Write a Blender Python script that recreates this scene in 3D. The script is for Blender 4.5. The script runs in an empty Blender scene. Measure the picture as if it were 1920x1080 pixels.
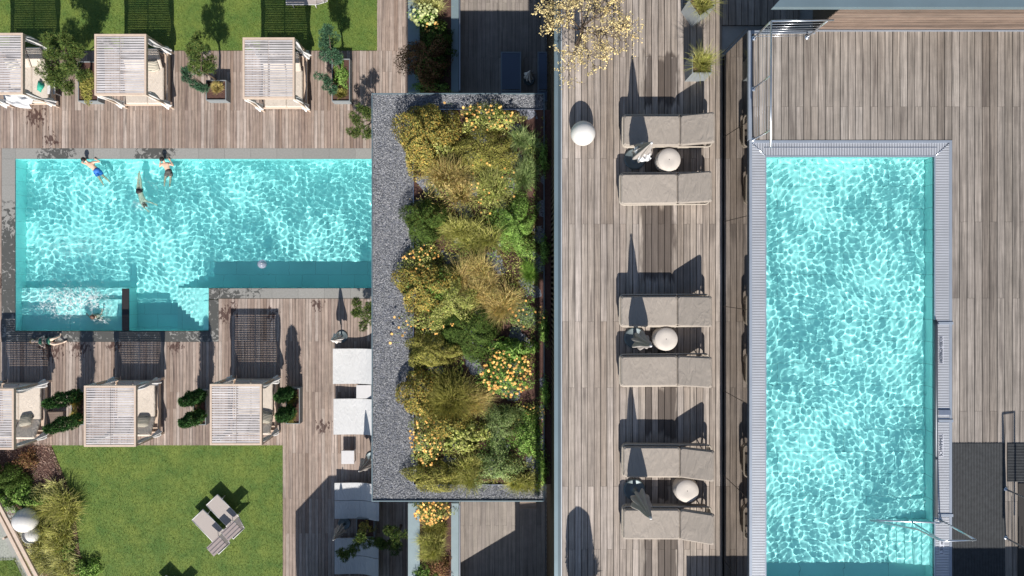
import bpy, math, random
import numpy as np
from mathutils import Vector, Matrix, Euler
R = math.radians
random.seed(7)
rng = np.random.default_rng(7)
sc = bpy.context.scene
COL = sc.collection

# ------------------------------------------------------------------ camera, world, sun, exposure
F, NX, NY, CZ = 1280.0, 960.0, 515.0, 30.5
cd = bpy.data.cameras.new('camera'); cam = bpy.data.objects.new('camera', cd); COL.objects.link(cam)
cam.location = (0, 0, CZ); cd.sensor_width = 36; cd.lens = F / 1920 * 36
cd.shift_y = -(540 - NY) / 1920; cd.clip_end = 2000
sc.camera = cam
ELEV = R(38); AZ = R(2.0)
SUN = Vector((math.sin(AZ) * math.cos(ELEV), -math.cos(AZ) * math.cos(ELEV), math.sin(ELEV)))
w = bpy.data.worlds.new('World'); sc.world = w; w.use_nodes = True
sky = w.node_tree.nodes.new('ShaderNodeTexSky'); sky.sky_type = 'NISHITA'; sky.sun_disc = False
sky.sun_elevation = ELEV; sky.sun_rotation = math.atan2(SUN.x, SUN.y); sky.air_density = 1.0; sky.dust_density = 0.6
w.node_tree.links.new(sky.outputs[0], w.node_tree.nodes['Background'].inputs[0])
w.node_tree.nodes['Background'].inputs[1].default_value = 0.082
ld = bpy.data.lights.new('sun', 'SUN'); ld.energy = 5.0; ld.angle = R(0.5); ld.color = (1.0, 0.95, 0.88)
ld.cycles.is_caustics_light = True
sun = bpy.data.objects.new('sun', ld); COL.objects.link(sun); sun.rotation_euler = SUN.to_track_quat('Z', 'Y').to_euler()
sun.location = (0, -20, 40)
sc.view_settings.view_transform = 'Standard'; sc.view_settings.look = 'None'
sc.view_settings.exposure = 0.42; sc.view_settings.gamma = 1
sc.render.engine = 'CYCLES'
sc.cycles.use_denoising = True
sc.cycles.max_bounces = 8; sc.cycles.transparent_max_bounces = 12

# levels
LOW, TER, ROOF, UP, PD = 0.0, 6.8, 9.6, 15.3, 16.93
def P(px, py, z=0.0):
    d = (CZ - z) / F
    return ((px - NX) * d, (NY - py) * d)
def P3(px, py, z=0.0):
    x, y = P(px, py, z); return (x, y, z)
def S(px, z=0.0): return px * (CZ - z) / F

# ------------------------------------------------------------------ tagging and objects
def tag(o, label=None, cat=None, group=None, kind=None):
    if label: o['label'] = label
    if cat: o['category'] = cat
    if group: o['group'] = group
    if kind: o['kind'] = kind
    return o
def empty(name, loc, label=None, cat=None, group=None, rz=0):
    o = bpy.data.objects.new(name, None); COL.objects.link(o); o.location = loc; o.rotation_euler = (0, 0, rz)
    o.empty_display_size = .1
    return tag(o, label, cat, group)
def link_mesh(name, me, mat, parent=None):
    if mat is not None: me.materials.append(mat)
    o = bpy.data.objects.new(name, me); COL.objects.link(o)
    if parent is not None: o.parent = parent
    return o
def root_loc(p):
    v = Vector((0, 0, 0))
    while p is not None:
        v += p.location; p = p.parent
    return v
def np_mesh(name, v, faces, mat, parent=None, world=True, smooth=False):
    """v (N,3) array, faces (M,k) int array"""
    v = np.asarray(v, dtype=np.float32); f = np.asarray(faces, dtype=np.int32)
    if parent is not None and world: v = v - np.array(root_loc(parent), dtype=np.float32)
    me = bpy.data.meshes.new(name)
    me.vertices.add(len(v)); me.vertices.foreach_set('co', v.ravel())
    me.loops.add(f.size); me.loops.foreach_set('vertex_index', f.ravel())
    me.polygons.add(len(f)); me.polygons.foreach_set('loop_start', np.arange(0, f.size, f.shape[1], dtype=np.int32))
    if smooth: me.polygons.foreach_set('use_smooth', np.ones(len(f), dtype=bool))
    me.update(calc_edges=True)
    return link_mesh(name, me, mat, parent)

class MB:
    def __init__(s): s.v = []; s.f = []; s.sm = []
    def add(s, v, f, sm=False):
        n = len(s.v); s.v += [tuple(a) for a in v]; s.f += [tuple(i + n for i in a) for a in f]; s.sm += [sm] * len(f); return s
    def box(s, c, d, rz=0, rx=0, ry=0, bev=0.0):
        M = Matrix.Translation(c) @ Euler((rx, ry, rz)).to_matrix().to_4x4()
        x, y, z = d[0] / 2, d[1] / 2, d[2] / 2
        if bev <= 0:
            v = [M @ Vector((a * x, b * y, q * z)) for a in (-1, 1) for b in (-1, 1) for q in (-1, 1)]
            return s.add(v, [(0, 1, 3, 2), (4, 6, 7, 5), (0, 4, 5, 1), (2, 3, 7, 6), (0, 2, 6, 4), (1, 5, 7, 3)])
        b = min(bev, x * .9, y * .9, z * .9)
        prof = [(1, 0, -1), (1, 0, 1), (0, 1, 1)]
        rings = []
        for (ins, zz) in ((b, -z), (0, -z + b), (0, z - b), (b, z)):
            k = b
            r = []
            for (sx, sy) in ((1, 1), (-1, 1), (-1, -1), (1, -1)):
                p1 = (sx * (x - ins), sy * (y - ins - k)); p2 = (sx * (x - ins - k), sy * (y - ins))
                pr = (p1, p2) if sx * sy > 0 else (p2, p1)
                for q in pr: r.append(M @ Vector((q[0], q[1], zz)))
            rings.append(r)
        v = [q for r in rings for q in r]; f = []
        for a in range(3):
            for i in range(8):
                j = (i + 1) % 8; f.append((a * 8 + i, a * 8 + j, a * 8 + 8 + j, a * 8 + 8 + i))
        f.append(tuple(reversed(range(8)))); f.append(tuple(range(24, 32)))
        return s.add(v, f)
    def wbox(s, x0, x1, y0, y1, z0, z1):
        x0, x1 = sorted((x0, x1)); y0, y1 = sorted((y0, y1))
        return s.box(((x0 + x1) / 2, (y0 + y1) / 2, (z0 + z1) / 2), (x1 - x0, y1 - y0, z1 - z0))
    def prism(s, poly, z0, z1):
        a = sum(poly[i][0] * poly[(i + 1) % len(poly)][1] - poly[(i + 1) % len(poly)][0] * poly[i][1] for i in range(len(poly)))
        if a < 0: poly = poly[::-1]
        n = len(poly)
        v = [(x, y, z0) for x, y in poly] + [(x, y, z1) for x, y in poly]
        return s.add(v, [tuple(reversed(range(n))), tuple(range(n, 2 * n))] + [(i, (i + 1) % n, (i + 1) % n + n, i + n) for i in range(n)])
    def tube(s, pts, r, n=8, cap=True):
        pts = [Vector(p) for p in pts]; rs = r if isinstance(r, (list, tuple)) else [r] * len(pts)
        v = []; f = []; up = None
        for i, p in enumerate(pts):
            t = (pts[min(i + 1, len(pts) - 1)] - pts[max(i - 1, 0)])
            if t.length < 1e-9: t = Vector((0, 0, 1))
            t.normalize()
            if up is None: up = t.orthogonal().normalized()
            a = (up - t * up.dot(t))
            a = a.normalized() if a.length > 1e-6 else t.orthogonal().normalized()
            up = a; b = t.cross(a)
            for k in range(n):
                q = 2 * math.pi * k / n
                v.append(p + (a * math.cos(q) + b * math.sin(q)) * rs[i])
        for i in range(len(pts) - 1):
            for k in range(n):
                k2 = (k + 1) % n; f.append((i * n + k, i * n + k2, (i + 1) * n + k2, (i + 1) * n + k))
        s.add(v, f, True)
        if cap:
            m = len(s.v) - len(v)
            s.f.append(tuple(reversed(range(m, m + n)))); s.f.append(tuple(range(m + (len(pts) - 1) * n, m + len(pts) * n))); s.sm += [False, False]
        return s
    def lathe(s, c, prof, n=24, rfun=None, sx=1, sy=1):
        v = []; f = []
        for j, (r, z) in enumerate(prof):
            for k in range(n):
                q = 2 * math.pi * k / n; rr = r * (rfun(q, j) if rfun else 1)
                v.append((c[0] + rr * math.cos(q) * sx, c[1] + rr * math.sin(q) * sy, c[2] + z))
        for j in range(len(prof) - 1):
            for k in range(n):
                k2 = (k + 1) % n; f.append((j * n + k, j * n + k2, (j + 1) * n + k2, (j + 1) * n + k))
        f.append(tuple(reversed(range(n)))); f.append(tuple(range((len(prof) - 1) * n, len(prof) * n)))
        return s.add(v, f, True)
    def build(s, name, mat, parent=None, world=False, smooth=None):
        v = s.v
        if parent is not None and world:
            o = root_loc(parent); v = [(a[0] - o.x, a[1] - o.y, a[2] - o.z) for a in v]
        me = bpy.data.meshes.new(name); me.from_pydata([tuple(a) for a in v], [], s.f)
        me.polygons.foreach_set('use_smooth', s.sm if smooth is None else [smooth] * len(s.f))
        me.update()
        return link_mesh(name, me, mat, parent)
def copy_tree(o, parent=None, loc=None, label=None, rz=None):
    c = o.copy(); COL.objects.link(c)
    if parent is not None: c.parent = parent
    if loc is not None: c.location = loc
    if label: c['label'] = label
    if rz is not None: c.rotation_euler = (0, 0, rz)
    for ch in list(o.children): copy_tree(ch, c)
    return c

# ------------------------------------------------------------------ materials
def newmat(name):
    m = bpy.data.materials.new(name); m.use_nodes = True
    return m, m.node_tree, m.node_tree.nodes['Principled BSDF']
class N:
    def __init__(s, nt): s.nt = nt
    def n(s, t, **k):
        a = s.nt.nodes.new(t)
        for q, v in k.items(): setattr(a, q, v)
        return a
    def l(s, a, b): s.nt.links.new(a, b)
    def math(s, op, a, b=None, c=None, clamp=False):
        m = s.n('ShaderNodeMath', operation=op, use_clamp=clamp)
        for i, x in enumerate((a, b, c)):
            if x is None: continue
            if isinstance(x, (int, float)): m.inputs[i].default_value = x
            else: s.l(x, m.inputs[i])
        return m.outputs[0]
    def vmath(s, op, a, b=None):
        m = s.n('ShaderNodeVectorMath', operation=op)
        for i, x in enumerate((a, b)):
            if x is None: continue
            if isinstance(x, tuple): m.inputs[i].default_value = x
            else: s.l(x, m.inputs[i])
        return m
    def mix(s, f, a, b, mode='MIX'):
        m = s.n('ShaderNodeMix', data_type='RGBA', blend_type=mode)
        for i, x in ((0, f), (6, a), (7, b)):
            if isinstance(x, (int, float)): m.inputs[i].default_value = x
            elif isinstance(x, tuple): m.inputs[i].default_value = (*x[:3], 1)
            else: s.l(x, m.inputs[i])
        return m.outputs[2]
    def noise(s, vec, scale, detail=4, rough=.55, dist=0):
        m = s.n('ShaderNodeTexNoise'); m.inputs['Scale'].default_value = scale; m.inputs['Detail'].default_value = detail
        m.inputs['Roughness'].default_value = rough; m.inputs['Distortion'].default_value = dist
        if vec is not None: s.l(vec, m.inputs['Vector'])
        return m.outputs['Fac']
    def mrange(s, x, a, b, c=0.0, d=1.0):
        m = s.n('ShaderNodeMapRange'); s.l(x, m.inputs[0])
        for i, v in enumerate((a, b, c, d)): m.inputs[i + 1].default_value = v
        return m.outputs[0]
    def ramp(s, x, cols, interp='LINEAR'):
        r = s.n('ShaderNodeValToRGB'); r.color_ramp.interpolation = interp; s.l(x, r.inputs[0])
        e = r.color_ramp.elements
        while len(e) < len(cols): e.new(.5)
        for i, c in enumerate(cols):
            if len(c) == 2: p, c = c
            else: p = i / (len(cols) - 1)
            e[i].position = p; e[i].color = (*c, 1)
        return r.outputs[0]
    def pos(s): return s.n('ShaderNodeNewGeometry').outputs['Position']
    def rnd(s):
        a = s.n('ShaderNodeObjectInfo').outputs['Random']; b = s.n('ShaderNodeNewGeometry').outputs['Random Per Island']
        return s.math('FRACT', s.math('ADD', a, b))
    def bump(s, bs, h, strength=.3, dist=.01):
        b = s.n('ShaderNodeBump'); b.inputs['Strength'].default_value = strength; b.inputs['Distance'].default_value = dist
        s.l(h, b.inputs['Height']); s.l(b.outputs[0], bs.inputs['Normal'])
def plain(name, col, rough=.6, metal=0, var=.08, scale=8, bump=.1, coat=0):
    m, nt, b = newmat(name); k = N(nt); p = k.pos()
    n1 = k.noise(p, scale, 5)
    f = k.mrange(n1, .25, .75, 1 - var, 1 + var)
    c = k.mix(1.0, tuple(col), f, 'MULTIPLY'); k.l(c, b.inputs['Base Color'])
    b.inputs['Roughness'].default_value = rough; b.inputs['Metallic'].default_value = metal
    if bump: k.bump(b, k.noise(p, scale * 12, 3), bump, .004)
    return m
def fabric(name, col, var=.06):
    m, nt, b = newmat(name); k = N(nt); p = k.pos()
    f = k.math('MULTIPLY', k.mrange(k.noise(p, 1.6, 4), .3, .7, 1 - var, 1 + var), k.mrange(k.noise(p, 60, 2), .3, .7, .96, 1.04))
    f = k.math('MULTIPLY', f, k.mrange(k.rnd(), 0, 1, .95, 1.05))
    c = k.mix(1.0, tuple(col), f, 'MULTIPLY'); k.l(c, b.inputs['Base Color']); b.inputs['Roughness'].default_value = .92
    h = k.noise(k.vmath('MULTIPLY', p, (7, 2.5, 4)).outputs[0], 1, 4, .5, 1.6)
    k.bump(b, h, .55, .05); return m
def wood(name, cols, spots=(), stain=(0.05, 0.02, 0.015), rough=.75, along='Y', grain=1.0, damp=None, streaks=(), bycol=False):
    m, nt, b = newmat(name); k = N(nt); p = k.pos(); r = k.rnd()
    if bycol:
        _s = k.n('ShaderNodeSeparateColor'); k.l(k.n('ShaderNodeObjectInfo').outputs['Color'], _s.inputs[0])
        r = k.math('FRACT', k.math('ADD', _s.outputs[0], k.n('ShaderNodeNewGeometry').outputs['Random Per Island']))
    off = k.n('ShaderNodeCombineXYZ'); k.l(k.math('MULTIPLY', r, 37.0), off.inputs[1]); k.l(k.math('MULTIPLY', r, 3.0), off.inputs[0]); k.l(k.math('MULTIPLY', r, 11.0), off.inputs[2])
    q = k.vmath('ADD', p, off.outputs[0]).outputs[0]
    sc3 = {'Y': (75, 1.6, 75), 'X': (1.6, 75, 75), 'Z': (75, 75, 1.6)}[along]
    g1 = k.noise(k.vmath('MULTIPLY', q, sc3).outputs[0], 1, 5, .65)
    sc4 = tuple(a * .22 for a in sc3)
    g2 = k.noise(k.vmath('MULTIPLY', q, sc4).outputs[0], 1, 4, .6)
    base = k.ramp(r, cols)
    f = k.math('MULTIPLY', k.mrange(g1, .35, .65, 1 - .22 * grain, 1 + .15 * grain), k.mrange(g2, .3, .7, 1 - .22 * grain, 1 + .2 * grain))
    g3 = k.noise(k.vmath('MULTIPLY', q, {'Y': (140, .8, 140), 'X': (.8, 140, 140), 'Z': (140, 140, .8)}[along]).outputs[0], 1, 2, .5)
    f = k.math('MULTIPLY', f, k.mrange(g3, .30, .46, 1 - .30 * grain, 1.03))
    f = k.math('MULTIPLY', f, k.mrange(k.noise(p, 3.2, 5, .65), .35, .65, .90, 1.08))
    c = k.mix(1.0, base, f, 'MULTIPLY')
    big = k.mrange(k.noise(p, .35, 3), .3, .7, .86, 1.12)
    c = k.mix(1.0, c, big, 'MULTIPLY')
    # occasional darker damp streaks along a board
    ds = k.mrange(k.noise(k.vmath('MULTIPLY', q, (6, .5, 6) if along == 'Y' else (.5, 6, 6)).outputs[0], 1, 3, .5), .60, .74)
    c = k.mix(k.math('MULTIPLY', ds, .55), c, (0.06, 0.045, 0.04))
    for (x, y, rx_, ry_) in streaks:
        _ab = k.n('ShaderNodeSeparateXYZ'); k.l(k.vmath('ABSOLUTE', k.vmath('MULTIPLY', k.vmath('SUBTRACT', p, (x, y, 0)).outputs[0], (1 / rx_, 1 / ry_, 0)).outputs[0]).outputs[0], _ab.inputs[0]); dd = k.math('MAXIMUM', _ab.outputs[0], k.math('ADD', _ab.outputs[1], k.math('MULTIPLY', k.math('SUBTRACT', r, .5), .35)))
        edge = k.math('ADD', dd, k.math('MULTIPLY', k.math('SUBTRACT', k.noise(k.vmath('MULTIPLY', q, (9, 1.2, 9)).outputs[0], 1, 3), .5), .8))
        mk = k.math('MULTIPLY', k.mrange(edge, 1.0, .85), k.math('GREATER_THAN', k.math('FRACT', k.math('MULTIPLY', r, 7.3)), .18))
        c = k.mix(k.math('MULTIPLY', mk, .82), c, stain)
    if spots:
        tot = None
        for (x, y, z, rad) in spots:
            d = k.vmath('DISTANCE', p, (x, y, z)).outputs['Value']
            a = k.mrange(d, 0, rad, 1, 0)
            tot = a if tot is None else k.math('MAXIMUM', tot, a)
        nn = k.noise(k.vmath('MULTIPLY', p, (9, 4.5, 1)).outputs[0], 1, 4, .6)
        mk = k.mrange(k.math('ADD', nn, k.math('MULTIPLY', tot, .32)), .70, .735)
        mk = k.math('MULTIPLY', mk, k.mrange(tot, 0, .06))
        c = k.mix(k.math('MULTIPLY', mk, .85), c, stain)
    k.l(c, b.inputs['Base Color']); b.inputs['Roughness'].default_value = rough
    k.bump(b, g1, .35, .006)
    return m
def leaf(name, cols, trans=.25, rough=.55):
    m, nt, b = newmat(name); k = N(nt)
    r = k.n('ShaderNodeNewGeometry').outputs['Random Per Island']
    c = k.ramp(r, cols)
    c = k.mix(1.0, c, k.mrange(k.noise(k.pos(), 2.2, 3), .3, .7, .8, 1.55), 'MULTIPLY')
    c = k.mix(1.0, c, k.mrange(k.noise(k.pos(), 11, 2), .35, .65, .6, 1.45), 'MULTIPLY')
    k.l(c, b.inputs['Base Color']); b.inputs['Roughness'].default_value = .75; b.inputs['Specular IOR Level'].default_value = .12
    t = k.n('ShaderNodeBsdfTranslucent'); k.l(c, t.inputs[0])
    ms = k.n('ShaderNodeMixShader'); ms.inputs[0].default_value = trans
    k.l(b.outputs[0], ms.inputs[1]); k.l(t.outputs[0], ms.inputs[2])
    k.l(ms.outputs[0], nt.nodes['Material Output'].inputs[0])
    return m

lowspots = [(*P(66, 218), 0, .9), (*P(95, 262), 0, .6), (*P(108, 292), 0, .5), (*P(18, 520), 0, 1.2), (*P(150, 652), 0, .8), (*P(215, 648), 0, .6), (*P(330, 650), 0, .6), (*P(420, 590), 0, .7), (*P(95, 655), 0, 1.1), (*P(435, 580), 0, .6), (*P(510, 590), 0, .5), (*P(595, 572), 0, .5), (*P(605, 800), 0, .6)]
M = {}
M['wood_low'] = wood('weathered_larch', bycol=True, cols=[(0.228, 0.16, 0.123), (0.356, 0.277, 0.231), (0.304, 0.228, 0.183), (0.444, 0.369, 0.321), (0.239, 0.172, 0.141), (0.393, 0.32, 0.273), (0.279, 0.203, 0.165)], spots=lowspots, grain=1.3)
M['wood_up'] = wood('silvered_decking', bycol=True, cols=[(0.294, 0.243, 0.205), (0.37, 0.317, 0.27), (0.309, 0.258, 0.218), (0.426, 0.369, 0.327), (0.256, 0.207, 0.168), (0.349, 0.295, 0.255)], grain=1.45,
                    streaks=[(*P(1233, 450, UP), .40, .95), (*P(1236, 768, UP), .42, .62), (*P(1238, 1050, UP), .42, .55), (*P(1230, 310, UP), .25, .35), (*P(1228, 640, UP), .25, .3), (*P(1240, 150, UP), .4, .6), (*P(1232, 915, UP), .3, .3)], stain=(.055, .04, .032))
M['wood_pool'] = wood('grey_decking', bycol=True, cols=[(0.236, 0.203, 0.173), (0.278, 0.242, 0.212), (0.242, 0.209, 0.18), (0.319, 0.283, 0.251), (0.181, 0.15, 0.125), (0.264, 0.23, 0.199)], grain=1.55)
M['wood_ter'] = wood('terrace_decking', bycol=True, cols=[(0.211, 0.183, 0.159), (0.307, 0.267, 0.231), (0.247, 0.213, 0.189), (0.284, 0.243, 0.212)], grain=.9)
M['wood_clad'] = wood('cladding_larch', [(.12, .085, .065), (.22, .155, .12), (.16, .115, .09), (.27, .21, .17)], along='X', grain=1.6)
M['wood_batten'] = plain('dark_batten', (.075, .055, .04), .8)
M['frame_wood'] = plain('pale_frame_wood', (.56, .44, .35), .6, var=.1, scale=6)
M['slat'] = wood('bleached_slats', [(.43, .40, .40), (.54, .51, .51), (.47, .44, .445), (.58, .55, .55)], along='X', grain=.6, rough=.8)
M['dark_base'] = plain('dark_subframe', (.03, .026, .024), .9)
M['fabric_cream'] = fabric('cream_canvas', (.56, .49, .42))
M['fabric_taupe'] = fabric('taupe_cushion', (.315, .275, .237))
M['fabric_taupe2'] = fabric('taupe_backrest', (.295, .257, .222))
M['curtain'] = plain('white_curtain', (.66, .65, .65), .85, var=.04)
M['towel'] = plain('white_towel', (.68, .68, .69), .95, var=.05, bump=.3)
M['rope'] = plain('woven_rope', (.42, .37, .31), .85, var=.15, scale=30, bump=.4)
M['dark_metal'] = plain('dark_metal', (.05, .045, .045), .5, .6)
M['pouf'] = plain('pale_wicker', (.53, .48, .43), .8, var=.06)
M['steel'] = plain('brushed_steel', (.62, .64, .68), .28, .9, var=.06)
M['steel_light'] = plain('grating_bars', (.66, .675, .71), .4, .35, var=.10, scale=1.6, bump=0)
M['steel_edge'] = plain('pool_edge_steel', (.33, .37, .43), .45, .4, var=.08, scale=3)
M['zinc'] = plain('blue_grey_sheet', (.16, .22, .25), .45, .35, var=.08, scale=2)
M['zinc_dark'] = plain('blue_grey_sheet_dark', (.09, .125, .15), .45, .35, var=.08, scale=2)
M['planter'] = plain('grey_fibre_cement', (.21, .23, .24), .75, var=.08)
M['planter_pale'] = plain('planter_coping', (.20, .26, .28), .55, .2, var=.08, scale=3)
M['white_plastic'] = plain('white_lamp_shell', (.66, .64, .61), .4, var=.07, bump=0)
M['white_metal'] = plain('white_metal', (.60, .585, .585), .4, var=.03, bump=0)
M['lounger_white'] = fabric('white_sunbed_cover', (.56, .56, .56), .04)
M['mesh_beige'] = plain('beige_mesh_fabric', (.38, .335, .31), .8, var=.06, scale=20)
M['mesh_grey'] = plain('slate_blue_mesh', (.10, .13, .19), .8, var=.06, scale=20)
M['umbrella_grey'] = plain('grey_umbrella_cloth', (.33, .30, .28), .85, var=.10)
M['umbrella_white'] = plain('white_umbrella_cloth', (.72, .68, .66), .85, var=.08)
M['base_disc'] = plain('umbrella_base_metal', (.12, .15, .16), .5, .4, var=.1)
M['concrete'] = plain('concrete', (.30, .30, .275), .85, var=.12, scale=2.5, bump=.2)
M['wall_block'] = plain('building_render', (.40, .39, .37), .9)
M['soil'] = plain('mulch_soil', (.085, .042, .033), .95, var=.45, scale=22, bump=.8)
M['bark'] = leaf('bark_chips', [(.16, .095, .07), (.30, .20, .155), (.11, .06, .045), (.40, .30, .25)], trans=0, rough=.9)
M['trunk'] = plain('bark', (.10, .07, .05), .9, var=.3, scale=20, bump=.6)
M['rubber'] = plain('ribbed_mat', (.05, .053, .056), .9, var=.25, scale=14, bump=.3)
M['green_cloth'] = plain('green_cloth', (.03, .34, .24), .8)
M['emerald_swim'] = plain('green_swimwear', (.03, .17, .11), .7)
M['blue_swim'] = plain('blue_trunks', (.03, .16, .55), .7, var=.3, scale=12)
M['dark_swim'] = plain('dark_check_trunks', (.07, .075, .07), .8, var=.5, scale=14)
M['black_swim'] = plain('black_trunks', (.018, .018, .022), .7)
M['hair_dark'] = plain('dark_hair', (.022, .017, .015), .6, var=.2, scale=40)
M['hair_brown'] = plain('brown_hair', (.09, .045, .028), .6, var=.3, scale=40)
M['hair_blond'] = plain('blond_hair', (.40, .26, .12), .6, var=.3, scale=40)
M['skin'] = plain('skin', (.62, .40, .29), .5, var=.06)
M['skin_pale'] = plain('pale_skin', (.74, .56, .44), .5, var=.06)
M['text'] = plain('dark_lettering', (.12, .13, .15), .6, bump=0)
M['plate'] = plain('letter_plate', (.60, .61, .66), .5, .2, bump=0)
M['ball'] = plain('pearl_ball', (.60, .58, .70), .25, bump=0)
_nt = M['ball'].node_tree; _k = N(_nt); _t = _k.n('ShaderNodeBsdfTransparent'); _t.inputs[0].default_value = (.92, .92, .97, 1); _m = _k.n('ShaderNodeMixShader'); _m.inputs[0].default_value = .62
_k.l(_nt.nodes['Principled BSDF'].outputs[0], _m.inputs[1]); _k.l(_t.outputs[0], _m.inputs[2]); _k.l(_m.outputs[0], _nt.nodes['Material Output'].inputs[0])

def stripe_mat():
    m, nt, b = newmat('striped_cushion'); k = N(nt); tc = k.n('ShaderNodeTexCoord')
    wv = k.n('ShaderNodeTexWave'); wv.wave_type = 'BANDS'; wv.bands_direction = 'Y'; wv.inputs['Scale'].default_value = 5.5; wv.inputs['Distortion'].default_value = 2.5
    wv.inputs['Detail'].default_value = 1; k.l(tc.outputs['Object'], wv.inputs['Vector'])
    c = k.ramp(wv.outputs['Fac'], [(.42, (.60, .53, .43)), (.58, (.13, .14, .12))]); k.l(c, b.inputs['Base Color']); b.inputs['Roughness'].default_value = .9
    return m
M['stripes'] = stripe_mat()
def mirror_mat():
    m, nt, b = newmat('tinted_mirror_glass'); k = N(nt)
    b.inputs['Base Color'].default_value = (.34, .33, .32, 1); b.inputs['Metallic'].default_value = 1; b.inputs['Roughness'].default_value = .035
    k.bump(b, k.noise(k.pos(), .8, 2), .02, .02)
    return m
M['mirror'] = mirror_mat()
def slab_mat():
    m, nt, b = newmat('wet_coping_stone'); k = N(nt); p = k.pos(); r = k.rnd()
    f = k.math('MULTIPLY', k.mrange(r, 0, 1, .93, 1.07), k.mrange(k.noise(p, 14, 6, .7), .3, .7, .86, 1.12))
    c = k.mix(1.0, (.255, .25, .235), f, 'MULTIPLY')
    tot = None
    for (x, y, z, rad) in [(*P(14, 480), 0, 2.6), (*P(14, 560), 0, 3), (*P(60, 632), 0, 2.5), (*P(200, 632), 0, 4.2), (*P(300, 632), 0, 4), (*P(400, 590), 0, 2.6), (*P(108, 290), 0, 1.0), (*P(290, 286), 0, 1.1)]:
        a = k.mrange(k.vmath('DISTANCE', p, (x, y, z)).outputs['Value'], 0, rad, 1, 0)
        tot = a if tot is None else k.math('MAXIMUM', tot, a)
    mk = k.mrange(k.math('ADD', k.noise(p, 4.5, 5, .62, 1.2), k.math('MULTIPLY', tot, .22)), .575, .605)
    mk = k.math('MULTIPLY', mk, k.mrange(tot, 0, .1))
    c = k.mix(mk, c, (.085, .085, .078)); k.l(c, b.inputs['Base Color'])
    k.l(k.mrange(mk, 0, 1, .8, .35), b.inputs['Roughness']); k.bump(b, k.noise(p, 90, 3), .25, .004)
    return m
M['slab'] = slab_mat()
def pool_mat(name, col, tile=1.2):
    m, nt, b = newmat(name); k = N(nt); p = k.pos()
    br = k.n('ShaderNodeTexBrick'); br.offset = 0.5; br.inputs['Scale'].default_value = 1; br.inputs['Brick Width'].default_value = tile; br.inputs['Row Height'].default_value = tile * .5
    br.inputs['Mortar Size'].default_value = .006; br.inputs['Color1'].default_value = (1, 1, 1, 1); br.inputs['Color2'].default_value = (.97, .97, .97, 1); br.inputs['Mortar'].default_value = (.55, .6, .6, 1)
    k.l(p, br.inputs['Vector'])
    c = k.mix(1.0, tuple(col), br.outputs[0], 'MULTIPLY')
    c = k.mix(1.0, c, k.mrange(k.noise(p, .7, 3), .3, .7, .93, 1.06), 'MULTIPLY')
    k.l(c, b.inputs['Base Color']); b.inputs['Roughness'].default_value = .6
    return m
M['pool_low'] = pool_mat('pool_liner', (.58, .97, .95))
M['pool_up'] = pool_mat('steel_pool_floor', (.60, .90, .87), .9)
M['pool_pale'] = pool_mat('pool_step_stone', (.62, .92, .90), 5)
def water_mat(name, tint):
    m, nt, b = newmat(name)
    b.inputs['Base Color'].default_value = (*tint, 1); b.inputs['Roughness'].default_value = 0
    b.inputs['IOR'].default_value = 1.33; b.inputs['Transmission Weight'].default_value = 1
    return m
M['water'] = water_mat('pool_water', (.60, 1.0, 1.0))
def gravel_mat():
    m, nt, b = newmat('roof_gravel'); k = N(nt)
    c = k.ramp(k.n('ShaderNodeNewGeometry').outputs['Random Per Island'], [(.06, .065, .072), (.15, .158, .175), (.27, .28, .30), (.11, .115, .13), (.42, .42, .43), (.18, .187, .205)])
    k.l(c, b.inputs['Base Color']); b.inputs['Roughness'].default_value = .8
    return m
M['gravel'] = gravel_mat()
def gravel_bed():
    m, nt, b = newmat('gravel_bed'); k = N(nt); p = k.pos()
    v = k.n('ShaderNodeTexVoronoi'); v.inputs['Scale'].default_value = 38; k.l(p, v.inputs['Vector'])
    s = k.n('ShaderNodeSeparateColor'); k.l(v.outputs['Color'], s.inputs[0])
    c = k.ramp(s.outputs[0], [(.05, .052, .065), (.14, .15, .18), (.27, .28, .33), (.10, .11, .135)])
    k.l(c, b.inputs['Base Color']); b.inputs['Roughness'].default_value = .9
    k.bump(b, v.outputs['Distance'], .8, .02)
    return m
M['gravel_bed'] = gravel_bed()
def lawn_mat():
    m, nt, b = newmat('lawn_soil'); k = N(nt); p = k.pos()
    f = k.noise(p, 45, 5, .7); g = k.noise(p, 1.1, 4, .6)
    c = k.mix(k.mrange(g, .35, .65), (.085, .16, .028), (.17, .225, .04))
    c = k.mix(1.0, c, k.mrange(f, .3, .7, .55, 1.4), 'MULTIPLY')
    k.l(c, b.inputs['Base Color']); b.inputs['Roughness'].default_value = .85; k.bump(b, f, .8, .03)
    return m
M['lawn'] = lawn_mat()
def blade_mat(name, c1, c2, c3):
    m, nt, b = newmat(name); k = N(nt); p = k.pos()
    r = k.n('ShaderNodeNewGeometry').outputs['Random Per Island']
    c = k.ramp(r, [c1, c2, c3])
    c = k.mix(k.mrange(k.noise(p, 1.6, 6, .7), .40, .64, 0, .7), c, (.24, .29, .05))
    k.l(c, b.inputs['Base Color']); b.inputs['Roughness'].default_value = .6
    t = k.n('ShaderNodeBsdfTranslucent'); k.l(c, t.inputs[0]); ms = k.n('ShaderNodeMixShader'); ms.inputs[0].default_value = .3
    k.l(b.outputs[0], ms.inputs[1]); k.l(t.outputs[0], ms.inputs[2]); k.l(ms.outputs[0], nt.nodes['Material Output'].inputs[0])
    return m
M['blades'] = blade_mat('grass_blades', (.05, .125, .016), (.12, .21, .03), (.25, .31, .07))
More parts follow.
